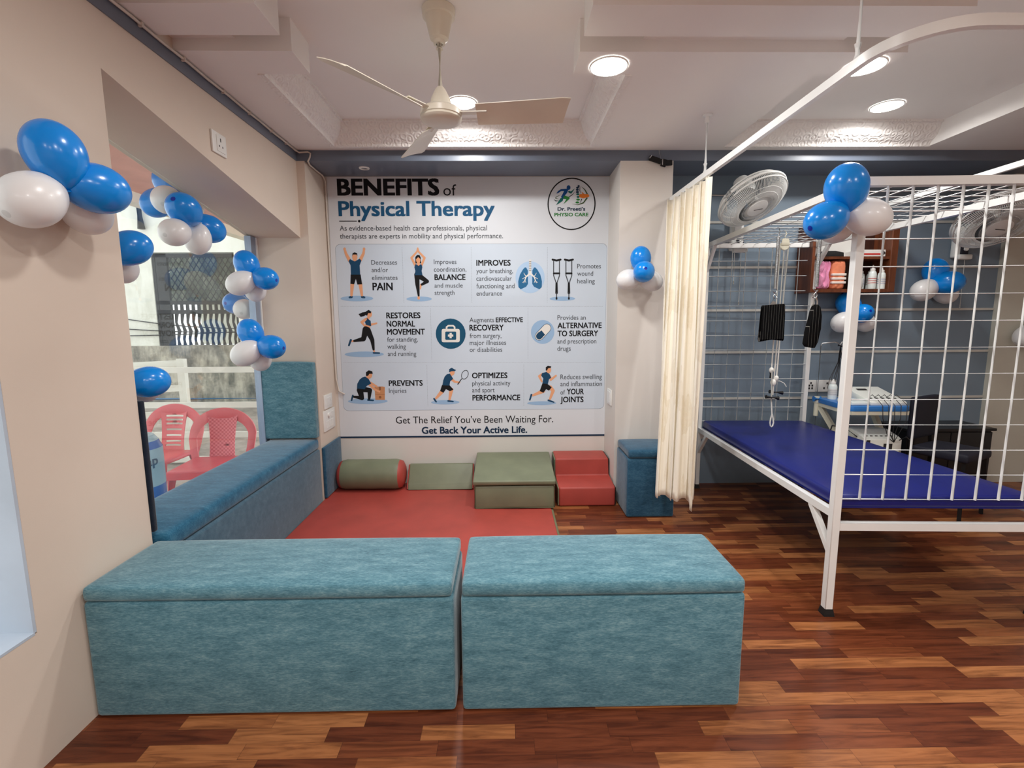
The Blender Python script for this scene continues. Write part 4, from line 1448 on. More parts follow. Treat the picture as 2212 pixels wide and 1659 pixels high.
for a in (-6, 114, 234):
    ar = radians(a)
    c, s = cos(ar), sin(ar)

    def bp(r, w, z):
        return Vector((FX + c * r - s * w, FY + s * r + c * w, z))
    bm = NB()
    rings = []
    for i in range(13):
        u = i / 12
        r_ = 0.155 + 0.40 * u
        hw = (0.045 + 0.02 * u) * (1 if u < 0.93 else 0.86)
        rings.append([bm.verts.new(bp(r_ - (0.03 * k / 4 if i == 12 else 0), -hw + 2 * hw * k / 4, 2.232 - 0.024 * (k / 2 - 1) - 0.004 * (k - 2) ** 2 / 4 + dz)) for dz in (0, 0.003) for k in range(5)])
    for p, q in zip(rings, rings[1:]):
        for k in range(4):
            bm.faces.new((p[k], p[k + 1], q[k + 1], q[k])); bm.faces.new((p[k + 5], p[k + 6], q[k + 6], q[k + 5]))
        bm.faces.new((p[0], q[0], q[5], p[5])); bm.faces.new((p[4], q[4], q[9], p[9]))
    for p in (rings[0], rings[-1]):
        bm.faces.new([p[0], p[1], p[2], p[3], p[4], p[9], p[8], p[7], p[6], p[5]])
    bl = obj('blade', bm, M['fanw'], t, 40)
    bm = NB(); bar(bm, bp(0.075, 0, 2.238), bp(0.20, 0, 2.236), 0.032, 0.004)
    obj('blade_arm', bm, M['fanw'], bl)

for (x, y, z), lab in zip(LIT, ['lit round downlight on the lowered ceiling left of the curtain rail', 'lit round downlight in the left tray, right behind the ceiling fan', 'lit round downlight crossed by the bend of the curtain rail', 'lit round downlight in the right tray nearest the grey wall']):
    t = thing('downlight', (x, y, z), lab, 'ceiling light', 'lit ceiling downlights')
    bm = NB(); lathe(bm, [(0.090, 0), (0.089, -0.004), (0.084, -0.006), (0.081, -0.003)], 32, 0, (x, y, z - 0.001), cap=False)
    obj('trim_ring', bm, M['ring'], t, 40)
    bm = NB(); lathe(bm, [(0.082, -0.005), (0.07, -0.008), (0, -0.009)], 32, 0, (x, y, z), cap=False)
    obj('diffuser', bm, M['light'], t, 40)
# ------------------------------------------------------------------ curtain rail and curtain
RZ = 2.185
t = thing('curtain_rail', (1.17, 2.4, RZ), 'white curtain rail bending round the bed, hung from the ceiling on rods', 'curtain rail')
pl_ = [(1.172, 3.470), (1.172, 3.0), (1.172, 1.68)]
pl_ += [(1.372 - 0.2 * cos(a), 1.655 - 0.2 * sin(a)) for a in [radians(q) for q in range(0, 91, 9)]]
pl_ += [(2.0, 1.455)]
pl_ += [(2.62 + 0.2 * sin(a), 1.655 - 0.2 * cos(a)) for a in [radians(q) for q in range(0, 91, 9)]]
pl_ += [(2.82, 2.6), (2.82, 3.818)]
bm = NB()
rings = []
for i, p in enumerate(pl_):
    a, b = Vector(pl_[max(i - 1, 0)]), Vector(pl_[min(i + 1, len(pl_) - 1)])
    d = (b - a).normalized()
    n = Vector((-d.y, d.x))
    rings.append([bm.verts.new((p[0] + n.x * u, p[1] + n.y * u, RZ + v)) for u, v in ((-0.011, -0.016), (0.011, -0.016), (0.011, 0.016), (-0.011, 0.016))])
for a, b in zip(rings, rings[1:]):
    for k in range(4):
        bm.faces.new((a[k], a[(k + 1) % 4], b[(k + 1) % 4], b[k]))
bm.faces.new(rings[0]); bm.faces.new(rings[-1])
obj('track', bm, M['frame'], t, 40)
for (x, y) in ((1.172, 2.90), (1.172, 1.69)):
    bm = NB(); tube(bm, [(x, y, RZ + 0.015), (x, y, ZC - 0.01)], 0.0075, 10)
    tube(bm, [(x, y, RZ + 0.016), (x, y, RZ + 0.065)], 0.011, 10)
    rod = obj('hanging_rod', bm, M['frame'], t, 40)
    bm = NB(); lathe(bm, [(0.028, 0), (0.028, -0.006), (0.012, -0.010), (0.012, -0.045)], 20, 0, (x, y, ZC - 0.001))
    obj('ceiling_cap', bm, M['frame'], rod, 40)

t = thing('curtain', (1.10, 3.05, 0.2), 'cream jacquard curtain gathered in folds beside the right pillar', 'curtain')


def curtain_pt(u, v):
    """u along the gathered width (0 = wall end, 1 = room end), v from the top (0) to the hem (1)"""
    ph = u * 2 * pi * 7.0 + 0.9 * sin(u * 9)
    amp = 0.026 + 0.012 * v + 0.010 * sin(u * 13 + 1)
    if u > 0.72:
        amp *= 0.75
    top = Vector((1.135 + 0.045 * u, 3.425 - 0.605 * u, 0))
    bot = Vector((0.998 + 0.160 * u ** 1.5, 3.045 - 0.265 * u, 0))
    w = v ** 0.8
    p = top.lerp(bot, w)
    d = (top.lerp(bot, w) - Vector((1.19, 2.7, 0)))
    nrm = Vector((1, 0.16, 0)).normalized()
    hi, lo = amp * (1 - 0.72 * v), 0.030 * v
    p = p + nrm * (hi * sin(ph + 0.8 * v) + lo * sin(u * 2 * pi * 2.6 + 0.9)) + Vector((-0.16, 1, 0)).normalized() * (0.012 * cos(2 * ph))
    if u < 0.35 and v < 0.6:                     # kept clear of the pillar corner
        p.y = min(p.y, 3.455)
    zt = RZ - 0.025
    zb = 0.205 + 0.045 * u + 0.012 * sin(ph) - (0.07 * max(0, (u - 0.93) / 0.07))
    return Vector((p.x, p.y, zt + (zb - zt) * v))


bm = NB()
NU, NV = 170, 44
grid = [[bm.verts.new(curtain_pt(i / NU, j / NV)) for i in range(NU + 1)] for j in range(NV + 1)]
for j in range(NV):
    for i in range(NU):
        bm.faces.new((grid[j][i], grid[j][i + 1], grid[j + 1][i + 1], grid[j + 1][i]))
o = obj('cloth', bm, M['curtain'], t, 180)
sm = o.modifiers.new('thickness', 'SOLIDIFY')
sm.thickness = 0.003
for u in (0.06, 0.2, 0.34, 0.48, 0.62, 0.76, 0.9, 0.98):
    p = curtain_pt(u, 0.0)
    bm = NB(); tube(bm, [(1.172, p.y, RZ - 0.015), ((1.172 + p.x) / 2, p.y, RZ - 0.022), (p.x, p.y, RZ - 0.045)], 0.003, 6)
    obj('hook', bm, M['plastic'], t)

# ------------------------------------------------------------------ suspension bed with mesh frame
BR = radians(-2.5)
BO = Vector((1.457, 2.012, 0))
W, L = 0.93, 1.69
bed = thing('suspension_bed', BO, 'white steel suspension therapy bed with square wire mesh ends and top', 'bed', None, BR, True)
S = 0.036
ZT_B = 1.925
for nm, (x, y) in (('a', (0, 0)), ('b', (W, 0)), ('c', (0, L)), ('d', (W, L))):
    bm = NB(); box(bm, x - S / 2 + 0.018, x + S / 2 + 0.018, y - S / 2 + 0.018, y + S / 2 + 0.018, 0.03, ZT_B, 0, 0.003, 1)
    p = obj('post', bm, M['frame'], bed, 40)
    bm = NB(); lathe(bm, [(0.033, 0), (0.031, 0.012), (0.026, 0.034), (0.0, 0.034)], 4, 0, (x + 0.018, y + 0.018, 0.0), (0, 0, 1))
    bmesh.ops.rotate(bm, verts=bm.verts, cent=(x + 0.018, y + 0.018, 0), matrix=Matrix.Rotation(radians(45), 3, 'Z'))
    obj('rubber_foot', bm, M['rubber'], p)
c0, cx, cy = 0.018, W + 0.018, L + 0.018
for a, b in [((c0, c0, 0.484), (c0, cy, 0.484)), ((cx, c0, 0.484), (cx, cy, 0.484))]:
    bm = NB(); bar(bm, a, b, 0.030, 0.034); obj('side_rail', bm, M['frame'], bed)
for a, b in [((c0, c0, 0.428), (cx, c0, 0.428)), ((c0, cy, 0.428), (cx, cy, 0.428))]:
    bm = NB(); bar(bm, a, b, 0.030, 0.034); obj('end_rail', bm, M['frame'], bed)
for a, b in [((c0, c0, ZT_B - 0.018), (cx, c0, ZT_B - 0.018)), ((c0, cy, ZT_B - 0.018), (cx, cy, ZT_B - 0.018)), ((c0, c0, ZT_B - 0.018), (c0, cy, ZT_B - 0.018)), ((cx, c0, ZT_B - 0.018), (cx, cy, ZT_B - 0.018))]:
    bm = NB(); bar(bm, a, b, 0.034, 0.034); obj('top_rail', bm, M['frame'], bed)
for x in (c0, cx):
    for y, s in ((c0, 1), (cy, -1)):
        if x == cx and y == c0:
            continue
        bm = NB(); bar(bm, (x, y + s * 0.17, 0.470), (x, y + s * 0.008, 0.30), 0.026, 0.026); obj('lower_brace', bm, M['frame'], bed)
    bm = NB(); bar(bm, (x, cy - 0.15, ZT_B - 0.03), (x, cy - 0.01, 1.72), 0.024, 0.026); obj('upper_brace', bm, M['frame'], bed)
WR = 0.0032
bm = NB()
for k in range(13):
    z = 0.552 + 0.1128 * k
    if z < ZT_B - 0.03:
        tube(bm, [(c0 + 0.012, c0 + 0.004, z), (cx - 0.012, c0 + 0.004, z)], WR, 6)
for k in range(1, 9):
    x = 0.018 + 0.1005 * k
    tube(bm, [(x, c0 - 0.003, 0.552), (x, c0 - 0.003, ZT_B - 0.03)], 0.0055, 8)
obj('mesh_panel', bm, M['frame'], bed, 60)
bm = NB()
for k in range(13):
    z = 0.552 + 0.1128 * k
    tube(bm, [(c0 + 0.012, cy - 0.004, z), (cx - 0.012, cy - 0.004, z)], 0.0042, 6)
for k in range(1, 8):
    x = 0.010 + 0.1150 * k
    tube(bm, [(x, cy + 0.003, 0.56), (x, cy + 0.003, ZT_B - 0.03)], 0.0042, 6)
obj('mesh_panel', bm, M['frame'], bed, 60)
bm = NB()
for k in range(1, 9):
    x = 0.018 + 0.1005 * k
    tube(bm, [(x, c0, ZT_B - 0.008), (x, cy, ZT_B - 0.008)], WR, 6)
for k in range(1, 16):
    y = c0 + 0.107 * k
    tube(bm, [(c0, y, ZT_B - 0.002), (cx, y, ZT_B - 0.002)], WR, 6)
obj('mesh_panel', bm, M['frame'], bed, 60)
bm = NB()
for y in (0.3, 0.7, 1.1, 1.45):
    bar(bm, (c0, y, 0.484), (cx, y, 0.484), 0.025, 0.020)
obj('cross_bars', bm, M['frame'], bed)
mt = thing('mattress', BO, 'navy blue vinyl mattress lying on the white mesh bed', 'mattress', None, BR, True)
bm = NB(); softbox(bm, 0.040, W - 0.004, 0.040, L - 0.004, 0.503, 0.562, 0.016, 0.004, 10)
obj('cover', bm, M['navy'], mt, 60)
bm = NB(); tube(bm, [(0.042, 0.042, 0.506), (W - 0.006, 0.042, 0.506), (W - 0.006, L - 0.006, 0.506), (0.042, L - 0.006, 0.506)], 0.004, 6, closed=True)
obj('seam', bm, M['navy'], mt, 60)


# the frame is narrower at the wall end
for root_ in (bed, mt):
    for ch in root_.children_recursive:
        for v in ch.data.vertices:
            v.co.x *= 1 - 0.129 * v.co.y / L


# ------------------------------------------------------------------ springs, slings, pulley hung from the mesh
def spring_sling(x, y, z1, zs, label, slabel, side):
    t = thing('tension_spring', (x, y, zs), label, 'spring', 'springs hung from the bed mesh')
    bm = NB(); tube(bm, [(x, y, 1.925), (x + 0.008, y, 1.905), (x, y, 1.885), (x, y, z1)], [0.003, 0.003, 0.003, 0.003], 6)
    obj('upper_hook', bm, M['chrome'], t, 60)
    bm = NB()
    n = int((z1 - zs) / 0.0052)
    tube(bm, [(x + 0.0085 * cos(i * pi / 4), y + 0.0085 * sin(i * pi / 4), z1 - (z1 - zs) * i / (n * 8)) for i in range(n * 8 + 1)], 0.0025, 5)
    obj('coil', bm, M['steel'], t, 60)
    bm = NB()
    s = []
    for i in range(13):
        a = radians(100 - 250 * i / 12)
        s.append((x + 0.013 * cos(a) * side, y, zs - 0.012 + 0.013 * sin(a)))
    for i in range(13):
        a = radians(30 + 230 * i / 12)
        s.append((x + 0.006 * side + 0.014 * -cos(a - pi) * side, y, zs - 0.048 - 0.014 * sin(a - pi) * -1))
    tube(bm, s, 0.003, 6)
    obj('hook', bm, M['chrome'], t, 60)
    return t


spring_sling(1.752, 3.12, 1.875, 1.548, 'left steel spring hung from the bed mesh, holding the broad black sling', None, 1)
t = thing('support_sling', (1.745, 3.12, 1.18), 'broad flat black sling with pale stripes hanging from the left spring', 'sling', None, 0, True)
WM[t.name] = None
bm = NB()
prism(bm, [(-0.082, -0.02), (0.078, -0.015), (0.074, 0.13), (0.070, 0.205), (0.066, 0.212), (-0.068, 0.202), (-0.073, 0.19)], 'y', -0.018, -0.010, 0, 0.002, 1)
prism(bm, [(-0.082, -0.02), (0.078, -0.015), (0.074, 0.13), (0.070, 0.205), (0.066, 0.212), (-0.068, 0.202), (-0.073, 0.19)], 'y', 0.004, 0.012, 0, 0.002, 1)
tube(bm, [(-0.080, -0.003, -0.020), (0.076, -0.003, -0.015)], 0.0145, 10)
bmesh.ops.translate(bm, verts=bm.verts, vec=(0, 0, 0.055))
obj('webbing', bm, M['sling'], t, 40)
bm = NB(); prism(bm, [(-0.022, 0.26), (0.022, 0.26), (0.006, 0.285), (-0.006, 0.285)], 'y', -0.006, 0.0, 0, 0.001, 1)
tube(bm, [(-0.012, -0.003, 0.272), (0, -0.003, 0.30), (0.012, -0.003, 0.272)], 0.003, 6)
obj('steel_tab', bm, M['chrome'], t, 40)
t.location = (1.745, 3.12, 1.185)

spring_sling(1.722, 2.66, 1.875, 1.53, 'right steel spring hung from the bed mesh beside the bed post balloons', None, -1)
t = thing('support_sling', (1.722, 2.66, 1.10), 'narrow black striped sling hanging edge on from the right spring', 'sling', None, 0, True)
bm = NB()
prism(bm, [(-0.046, 0.115), (-0.034, 0.098), (0.008, 0.090), (0.024, 0.125), (0.034, 0.20), (0.032, 0.27), (0.024, 0.318), (0.008, 0.332), (-0.006, 0.332), (-0.016, 0.30), (-0.024, 0.25), (-0.038, 0.18)], 'y', -0.018, 0.018, 0, 0.006, 2)
obj('webbing', bm, M['sling'], t, 40)
bm = NB(); tube(bm, [(-0.012, 0, 0.325), (-0.004, 0, 0.36), (0.004, 0, 0.372), (0.012, 0, 0.35), (0.012, 0, 0.325)], 0.004, 6)
obj('steel_tab', bm, M['chrome'], t, 40)

px, py = 1.84, 3.20
t = thing('rope_pulley', (px, py, 1.83), 'cream pulley with white ropes and black hand grips hanging over the mattress', 'pulley')
bm = NB(); lathe(bm, [(0.0, -0.007), (0.026, -0.007), (0.029, -0.004), (0.025, 0), (0.029, 0.004), (0.026, 0.007), (0, 0.007)], 24, 0, (px, py, 1.83), (0, 1, 0), cap=False)
obj('sheave', bm, M['cream_p'], t, 40)
bm = NB(); prism(bm, [(px - 0.03, 1.835), (px + 0.03, 1.835), (px + 0.02, 1.875), (px - 0.02, 1.875)], 'y', py - 0.012, py - 0.009); box(bm, px - 0.013, px + 0.013, py + 0.008, py + 0.011, 1.822, 1.872)
tube(bm, [(px, py, 1.868), (px, py, 1.89), (px + 0.01, py, 1.905), (px, py, 1.925)], 0.003, 6)
obj('bracket', bm, M['cream_p'], t)
bm = NB()
tube(bm, [(px - 0.027, py, 1.83), (px - 0.030, py, 1.3), (px - 0.032, py, 1.02)], 0.0045, 8)
tube(bm, [(px + 0.027, py, 1.83), (px + 0.012, py, 1.3), (px + 0.005, py, 0.95)], 0.0045, 8)
tube(bm, [(px, py, 1.80), (px - 0.005, py, 1.3), (px - 0.012, py, 0.84)], 0.0045, 8)
tube(bm, [(px - 0.034, py - 0.01, 1.01), (px - 0.030, py - 0.02, 0.80), (px - 0.020, py - 0.02, 0.71), (px - 0.027, py - 0.02, 0.68), (px - 0.030, py - 0.02, 0.65), (px - 0.026, py - 0.02, 0.629), (px - 0.018, py - 0.02, 0.622), (px - 0.010, py - 0.02, 0.629), (px - 0.006, py - 0.02, 0.65), (px - 0.010, py - 0.02, 0.68), (px - 0.018, py - 0.02, 0.71)], 0.005, 8)
tube(bm, [(px + 0.005, py, 0.95), (px - 0.01, py, 0.935), (px + 0.03, py, 0.935), (px + 0.06, py, 0.92), (px + 0.078, py, 0.895)], 0.003, 6)
obj('rope', bm, M['rope'], t, 60)
for kx, kz, s in ((-0.032, 1.01, 0.016), (-0.014, 0.925, 0.019), (0.006, 0.955, 0.015)):
    bm = NB(); bmesh.ops.create_icosphere(bm, subdivisions=2, radius=s, matrix=Matrix.Translation((px + kx, py, kz)) @ Matrix.Diagonal((1, 0.9, 1.3, 1)))
    obj('knot', bm, M['rope'], t, 60)
bm = NB(); tube(bm, [(px - 0.030, py + 0.008, 1.0), (px - 0.028, py + 0.008, 0.955)], 0.010, 8)
obj('clip', bm, M['black'], t, 60)
for (a, b) in (((px - 0.075, py - 0.03, 0.832), (px + 0.012, py - 0.03, 0.822)), ((px - 0.025, py + 0.02, 0.860), (px + 0.066, py + 0.02, 0.850))):
    bm = NB(); tube(bm, [a, b], 0.013, 12)
    obj('hand_grip', bm, M['rubber'], t, 60)


# ------------------------------------------------------------------ wall fans
def wall_fan(center, nrm, R_, base, cord, label):
    c = Vector(center)
    n = Vector(nrm).normalized()
    u, v = frame_of(n)
    t = thing('wall_fan', (base[0], 3.82, base[2]), label, 'fan', 'wall fans')
    bm = NB()
    for q in (0.012, -0.055):
        rr = R_ if q > 0 else R_ * 0.93
        tube(bm, [c + n * q + (u * cos(2 * pi * i / 48) + v * sin(2 * pi * i / 48)) * rr for i in range(48)], 0.006, 6, closed=True)
    tube(bm, [c - n * 0.02 + (u * cos(2 * pi * i / 48) + v * sin(2 * pi * i / 48)) * (R_ + 0.003) for i in range(48)], 0.010, 6, closed=True)
    for i in range(132):
        a = 2 * pi * i / 132
        d = u * cos(a) + v * sin(a)
        tube(bm, [c + n * 0.068 + d * (R_ * 0.30), c + n * 0.066 + d * (R_ * 0.55), c + n * 0.048 + d * (R_ * 0.82), c + n * 0.022 + d * (R_ * 0.97), c - n * 0.02 + d * R_], 0.0017, 3, cap=False)
        if i % 2 == 0:
            tube(bm, [c - n * 0.088 + d * (R_ * 0.25), c - n * 0.082 + d * (R_ * 0.70), c - n * 0.055 + d * (R_ * 0.93), c - n * 0.02 + d * R_], 0.0014, 3, cap=False)
    for q, h in ((0.45, 0.067), (0.62, 0.063), (0.78, 0.052)):
        tube(bm, [c + n * h + (u * cos(2 * pi * i / 48) + v * sin(2 * pi * i / 48)) * (R_ * q) for i in range(48)], 0.0018, 4, closed=True)
    obj('cage', bm, M['fang'], t, 60)
    bm = NB(); lathe(bm, [(0, 0.082), (R_ * 0.2, 0.081), (R_ * 0.31, 0.074), (R_ * 0.32, 0.064), (R_ * 0.30, 0.060)], 32, 0, c, n, cap=False)
    bd = obj('badge', bm, M['fang'], t, 40)
    bm = NB()
    e = Vector((1, 0, 0)); e = (e - n * e.dot(n)).normalized()
    w = n.cross(e)
    bm.faces.new([bm.verts.new(c + n * 0.0828 + e * a + w * b) for a, b in ((-0.034, -0.003), (0.034, -0.003), (0.034, 0.003), (-0.034, 0.003))])
    obj('badge_mark', bm, M['dark'], bd)
    for k in range(3):
        a0 = 2 * pi * k / 3 + 0.3
        bm = NB()
        rows = []
        for i in range(9):
            f = i / 8
            r_ = R_ * (0.14 + 0.72 * f)
            hw = 0.30 + 0.28 * sin(pi * min(1, 0.25 + 0.75 * f))
            rows.append([bm.verts.new(c + (u * cos(a0 + hw * (2 * j / 6 - 1)) + v * sin(a0 + hw * (2 * j / 6 - 1))) * r_ + n * (0.018 * (2 * j / 6 - 1) + dz)) for dz in (-0.001, 0.0015) for j in range(7)])
        for p, q in zip(rows, rows[1:]):
            for j in range(6):
                bm.faces.new((p[j], p[j + 1], q[j + 1], q[j])); bm.faces.new((p[j + 7], p[j + 8], q[j + 8], q[j + 7]))
        obj('blade', bm, M['fanblade'], t, 60)
    bm = NB(); lathe(bm, [(0.035, 0.03), (0.035, -0.03), (0.05, -0.09), (0.062, -0.10), (0.062, -0.17), (0.05, -0.20), (0, -0.205)], 28, 0, c, n, cap=False)
    obj('motor_housing', bm, M['fang'], t, 40)
    b = Vector(base)
    bm = NB(); box(bm, b.x - 0.05, b.x + 0.05, 3.770, 3.8195, b.z - 0.11, b.z + 0.13, 0, 0.018, 3)
    mtr = c - n * 0.13
    bar(bm, (b.x, 3.785, b.z + 0.02), (mtr.x, mtr.y + 0.02, mtr.z - 0.02), 0.045, 0.06)
    obj('wall_bracket', bm, M['fang'], t, 40)
    bm = NB(); box(bm, b.x - 0.035, b.x + 0.075, 3.745, 3.79, b.z - 0.125, b.z - 0.085, 0, 0.012, 3)
    obj('control_lip', bm, M['fang'], t, 40)
    bm = NB(); box(bm, b.x - 0.01, b.x + 0.045, 3.755, 3.772, b.z - 0.085, b.z - 0.02, 0, 0.003, 1)
    obj('control_panel', bm, M['bluechair'], t)
    bm = NB(); lathe(bm, [(0.016, 0), (0.015, 0.014), (0, 0.016)], 16, 0, (b.x + 0.018, 3.757, b.z - 0.045), (0, -1, 0))
    obj('speed_knob', bm, M['plastic'], t, 40)
    for k, (dx, ln) in enumerate(cord):
        bm = NB(); tube(bm, [(b.x + dx, 3.765, b.z - 0.12), (b.x + dx + 0.004, 3.765, b.z - 0.12 - ln)], 0.0018, 5)
        cd = obj('pull_cord', bm, M['rope'], t)
        bm = NB(); tube(bm, [(b.x + dx + 0.004, 3.765, b.z - 0.12 - ln), (b.x + dx + 0.004, 3.765, b.z - 0.145 - ln)], 0.005, 8)
        obj('cord_bead', bm, M['rope'], cd, 40)


wall_fan((1.745, 3.46, 2.175), (0.233, -0.52, -0.82), 0.225, (1.80, 0, 1.99), [(-0.02, 0.22), (0.03, 0.38)], 'white wall fan on the grey wall just right of the curtain')
wall_fan((3.48, 3.45, 2.03), (-0.126, -0.60, -0.79), 0.235, (3.56, 0, 1.93), [(-0.03, 0.28), (0.03, 0.36)], 'white wall fan at the far right behind the wire mesh')

# ------------------------------------------------------------------ wall cabinet and what stands in it
CX0, CX1, CZ0, CZ1, CY0 = 2.30, 2.945, 1.552, 2.06, 3.625
t = thing('wall_cabinet', ((CX0 + CX1) / 2, 3.82, CZ0), 'open walnut wall cabinet with one shelf on the grey wall', 'cabinet')
for nm, a in (('side_panel', (CX0, CX0 + 0.022, CZ0, CZ1)), ('side_panel', (CX1 - 0.05, CX1, CZ0, CZ1))):
    bm = NB(); box(bm, a[0], a[1], CY0, 3.819, a[2], a[3], 0, 0.002, 1); obj(nm, bm, M['walnut'], t)
bm = NB(); box(bm, CX0 + 0.022, CX1 - 0.05, CY0, 3.819, CZ0, CZ0 + 0.024); obj('bottom_panel', bm, M['walnut'], t)
bm = NB(); box(bm, CX0 + 0.022, CX1 - 0.05, 3.78, 3.806, CZ1 - 0.022, CZ1); obj('top_batten', bm, M['walnut'], t)
bm = NB(); box(bm, CX0 + 0.022, CX1 - 0.05, CY0 + 0.012, 3.806, 1.797, 1.817); obj('shelf', bm, M['walnut'], t)
bm = NB(); box(bm, CX0 + 0.022, CX1 - 0.05, 3.806, 3.819, CZ0 + 0.024, CZ1 - 0.022); obj('back_panel', bm, M['walnut_d'], t)
bm = NB(); box(bm, 2.40, 2.80, 3.795, 3.8055, 1.818, 2.036); obj('white_back_board', bm, M['plastic'], t)
z0 = CZ0 + 0.0245


def towel(x0, x1, top, mats, bands, label, crush=0.006):
    t = thing('folded_towel', ((x0 + x1) / 2, 3.72, z0), label, 'towel', 'towels in the wall cabinet')
    bm = NB()
    softbox(bm, x0, x1, CY0 + 0.022, 3.79, z0, top, 0.022, 0.004, 8)
    bmesh.ops.subdivide_edges(bm, edges=[e for e in bm.edges if e.calc_length() > 0.02], cuts=3, use_grid_fill=True)
    for v in bm.verts:
        if v.co.z > z0 + 0.01:
            w = sin(v.co.z * 95 + 14 * sin(v.co.x * 31 + v.co.z * 9)) + 0.6 * sin(v.co.x * 120 + v.co.z * 37)
            v.co.y -= crush * w
            v.co.x += crush * 0.35 * sin(v.co.z * 60 + v.co.y * 20)
    obj('cloth', bm, mats[0], t, 60)
    for z in bands:
        bm = NB(); softbox(bm, x0 - 0.001, x1 + 0.001, CY0 + 0.014, CY0 + 0.04, z - 0.009, z + 0.009, 0.004, 0.0, 6)
        obj('band', bm, mats[1], t, 60)


towel(2.375, 2.462, 1.785, (M['pink'],), [], 'folded pink towel at the left of the wall cabinet', 0.009)
towel(2.475, 2.580, 1.788, (M['orange'], M['whitec']), [1.655, 1.685, 1.625], 'folded orange towel with white bands beside the pink one', 0.003)
t = thing('cotton_jar', (2.69, 3.70, z0), 'squat white jar in front of the bottles in the cabinet', 'jar')
bm = NB(); lathe(bm, [(0.0, 0), (0.036, 0), (0.044, 0.02), (0.044, 0.07), (0.038, 0.085)], 20, 0, (2.690, 3.685, z0)); obj('body', bm, M['bottle'], t, 40)
bm = NB(); lathe(bm, [(0.040, 0.0855), (0.040, 0.10), (0.0, 0.104)], 20, 0, (2.690, 3.685, z0), cap=False); obj('lid', bm, M['plastic'], t, 40)


def bottle(x, y, z, h, r, strip, label, group=None):
    t = thing('gel_bottle', (x, y, z), label, 'bottle', group)
    bm = NB(); lathe(bm, [(0, 0), (r, 0), (r, h * 0.62), (r * 0.82, h * 0.72), (r * 0.45, h * 0.77)], 18, 0, (x, y, z)); obj('body', bm, M['bottle'], t, 40)
    bm = NB(); lathe(bm, [(r * 0.62, h * 0.76), (r * 0.60, h * 0.85), (r * 0.28, h * 0.88), (r * 0.12, h), (0, h)], 16, 0, (x, y, z), cap=False); obj('nozzle_cap', bm, M['plastic'], t, 40)
    bm = NB(); lathe(bm, [(r * 1.015, h * 0.2), (r * 1.015, h * 0.52)], 18, 0, (x, y, z), cap=False); lb = obj('label', bm, M['plastic'], t, 40)
    bm = NB()
    for k in range(3):
        lathe(bm, [(r * 1.03, h * (0.25 + 0.09 * k)), (r * 1.03, h * (0.27 + 0.09 * k))], 18, 0, (x, y, z), cap=False)
    obj('label_print', bm, strip, lb, 40)


for x, y, h, st, lab in [(2.765, 3.742, 0.165, M['blue_l'], 'leftmost gel bottle in the cabinet, set back with blue print'), (2.805, 3.675, 0.180, M['red_l'], 'gel bottle in the cabinet standing foremost, with red print'), (2.846, 3.752, 0.165, M['steel'], 'gel bottle in the cabinet half hidden behind the foremost one'), (2.868, 3.665, 0.165, M['blue_l'], 'rightmost gel bottle in the cabinet')]:
    bottle(x, y, z0, h, 0.0265, st, lab, 'gel bottles in the wall cabinet')
t = thing('glove_box', (2.80, 3.72, 1.818), 'flat white box with a red stripe lying on the cabinet shelf', 'box')
bm = NB(); box(bm, 2.665, 2.875, 3.655, 3.79, 1.8175, 1.868, 0, 0.002, 1); obj('carton', bm, M['plastic'], t)
bm = NB(); box(bm, 2.670, 2.835, 3.6535, 3.656, 1.830, 1.842); obj('stripe', bm, M['red_l'], t)
bm = NB(); prism(bm, [(2.84, 1.843), (2.857, 1.828), (2.874, 1.843), (2.857, 1.860)], 'y', 3.653, 3.656); obj('printed_mark', bm, M['dark'], t)
bm = NB()
prism(bm, [(2.345, 1.818), (2.565, 1.818), (2.562, 1.85), (2.50, 1.862), (2.42, 1.862), (2.36, 1.85)], 'y', 3.66, 3.76, 0, 0.006, 2)
tag(obj('black_pouch', bm, M['black'], smooth=40), 'low black pouch lying at the left of the cabinet shelf', 'pouch')

# ------------------------------------------------------------------ trolley with machines
TR = radians(-3)
TO = Vector((2.42, 3.27, 0))
tw, td = 0.43, 0.41
t = thing('equipment_trolley', TO, 'cream and blue equipment trolley with slanted legs behind the bed', 'trolley', None, TR, True)
bm = NB(); prism(bm, [(0.0, 0.02), (0.03, 0), (tw - 0.03, 0), (tw, 0.03), (tw, td), (0, td)], 'z', 0.705, 0.742, 0, 0.006, 2); obj('blue_top', bm, M['blue_top'], t, 40)
bm = NB()
for a, b in (((0.02, 0.02, 0.692), (tw - 0.02, 0.02, 0.692)), ((0.02, td - 0.02, 0.692), (tw - 0.02, td - 0.02, 0.692)), ((0.02, 0.02, 0.692), (0.02, td - 0.02, 0.692)), ((tw - 0.02, 0.02, 0.692), (tw - 0.02, td - 0.02, 0.692))):
    bar(bm, a, b, 0.03, 0.026)
obj('top_frame', bm, M['cream_p'], t)
for x in (0.02, tw - 0.02):
    for (y0_, y1_) in ((0.30, 0.03), ):
        dx = 0.13 if x < 0.2 else 0.10
        bm = NB(); bar(bm, (x, td - 0.02, 0.69), (x + dx * (1 if x < 0.2 else 0.3), 0.14, 0.30), 0.034, 0.034); obj('leg', bm, M['cream_p'], t)
        bm = NB(); bar(bm, (x + dx * (1 if x < 0.2 else 0.3), 0.14, 0.31), (x, td - 0.06, 0.045), 0.034, 0.034); obj('leg', bm, M['cream_p'], t)
bm = NB(); prism(bm, [(0.03, 0.03), (0.08, -0.015), (0.2, -0.035), (0.34, -0.015), (0.42, 0.05), (0.42, td), (0.03, td)], 'z', 0.385, 0.418, 0, 0.006, 2); obj('lower_shelf', bm, M['cream_p'], t, 40)
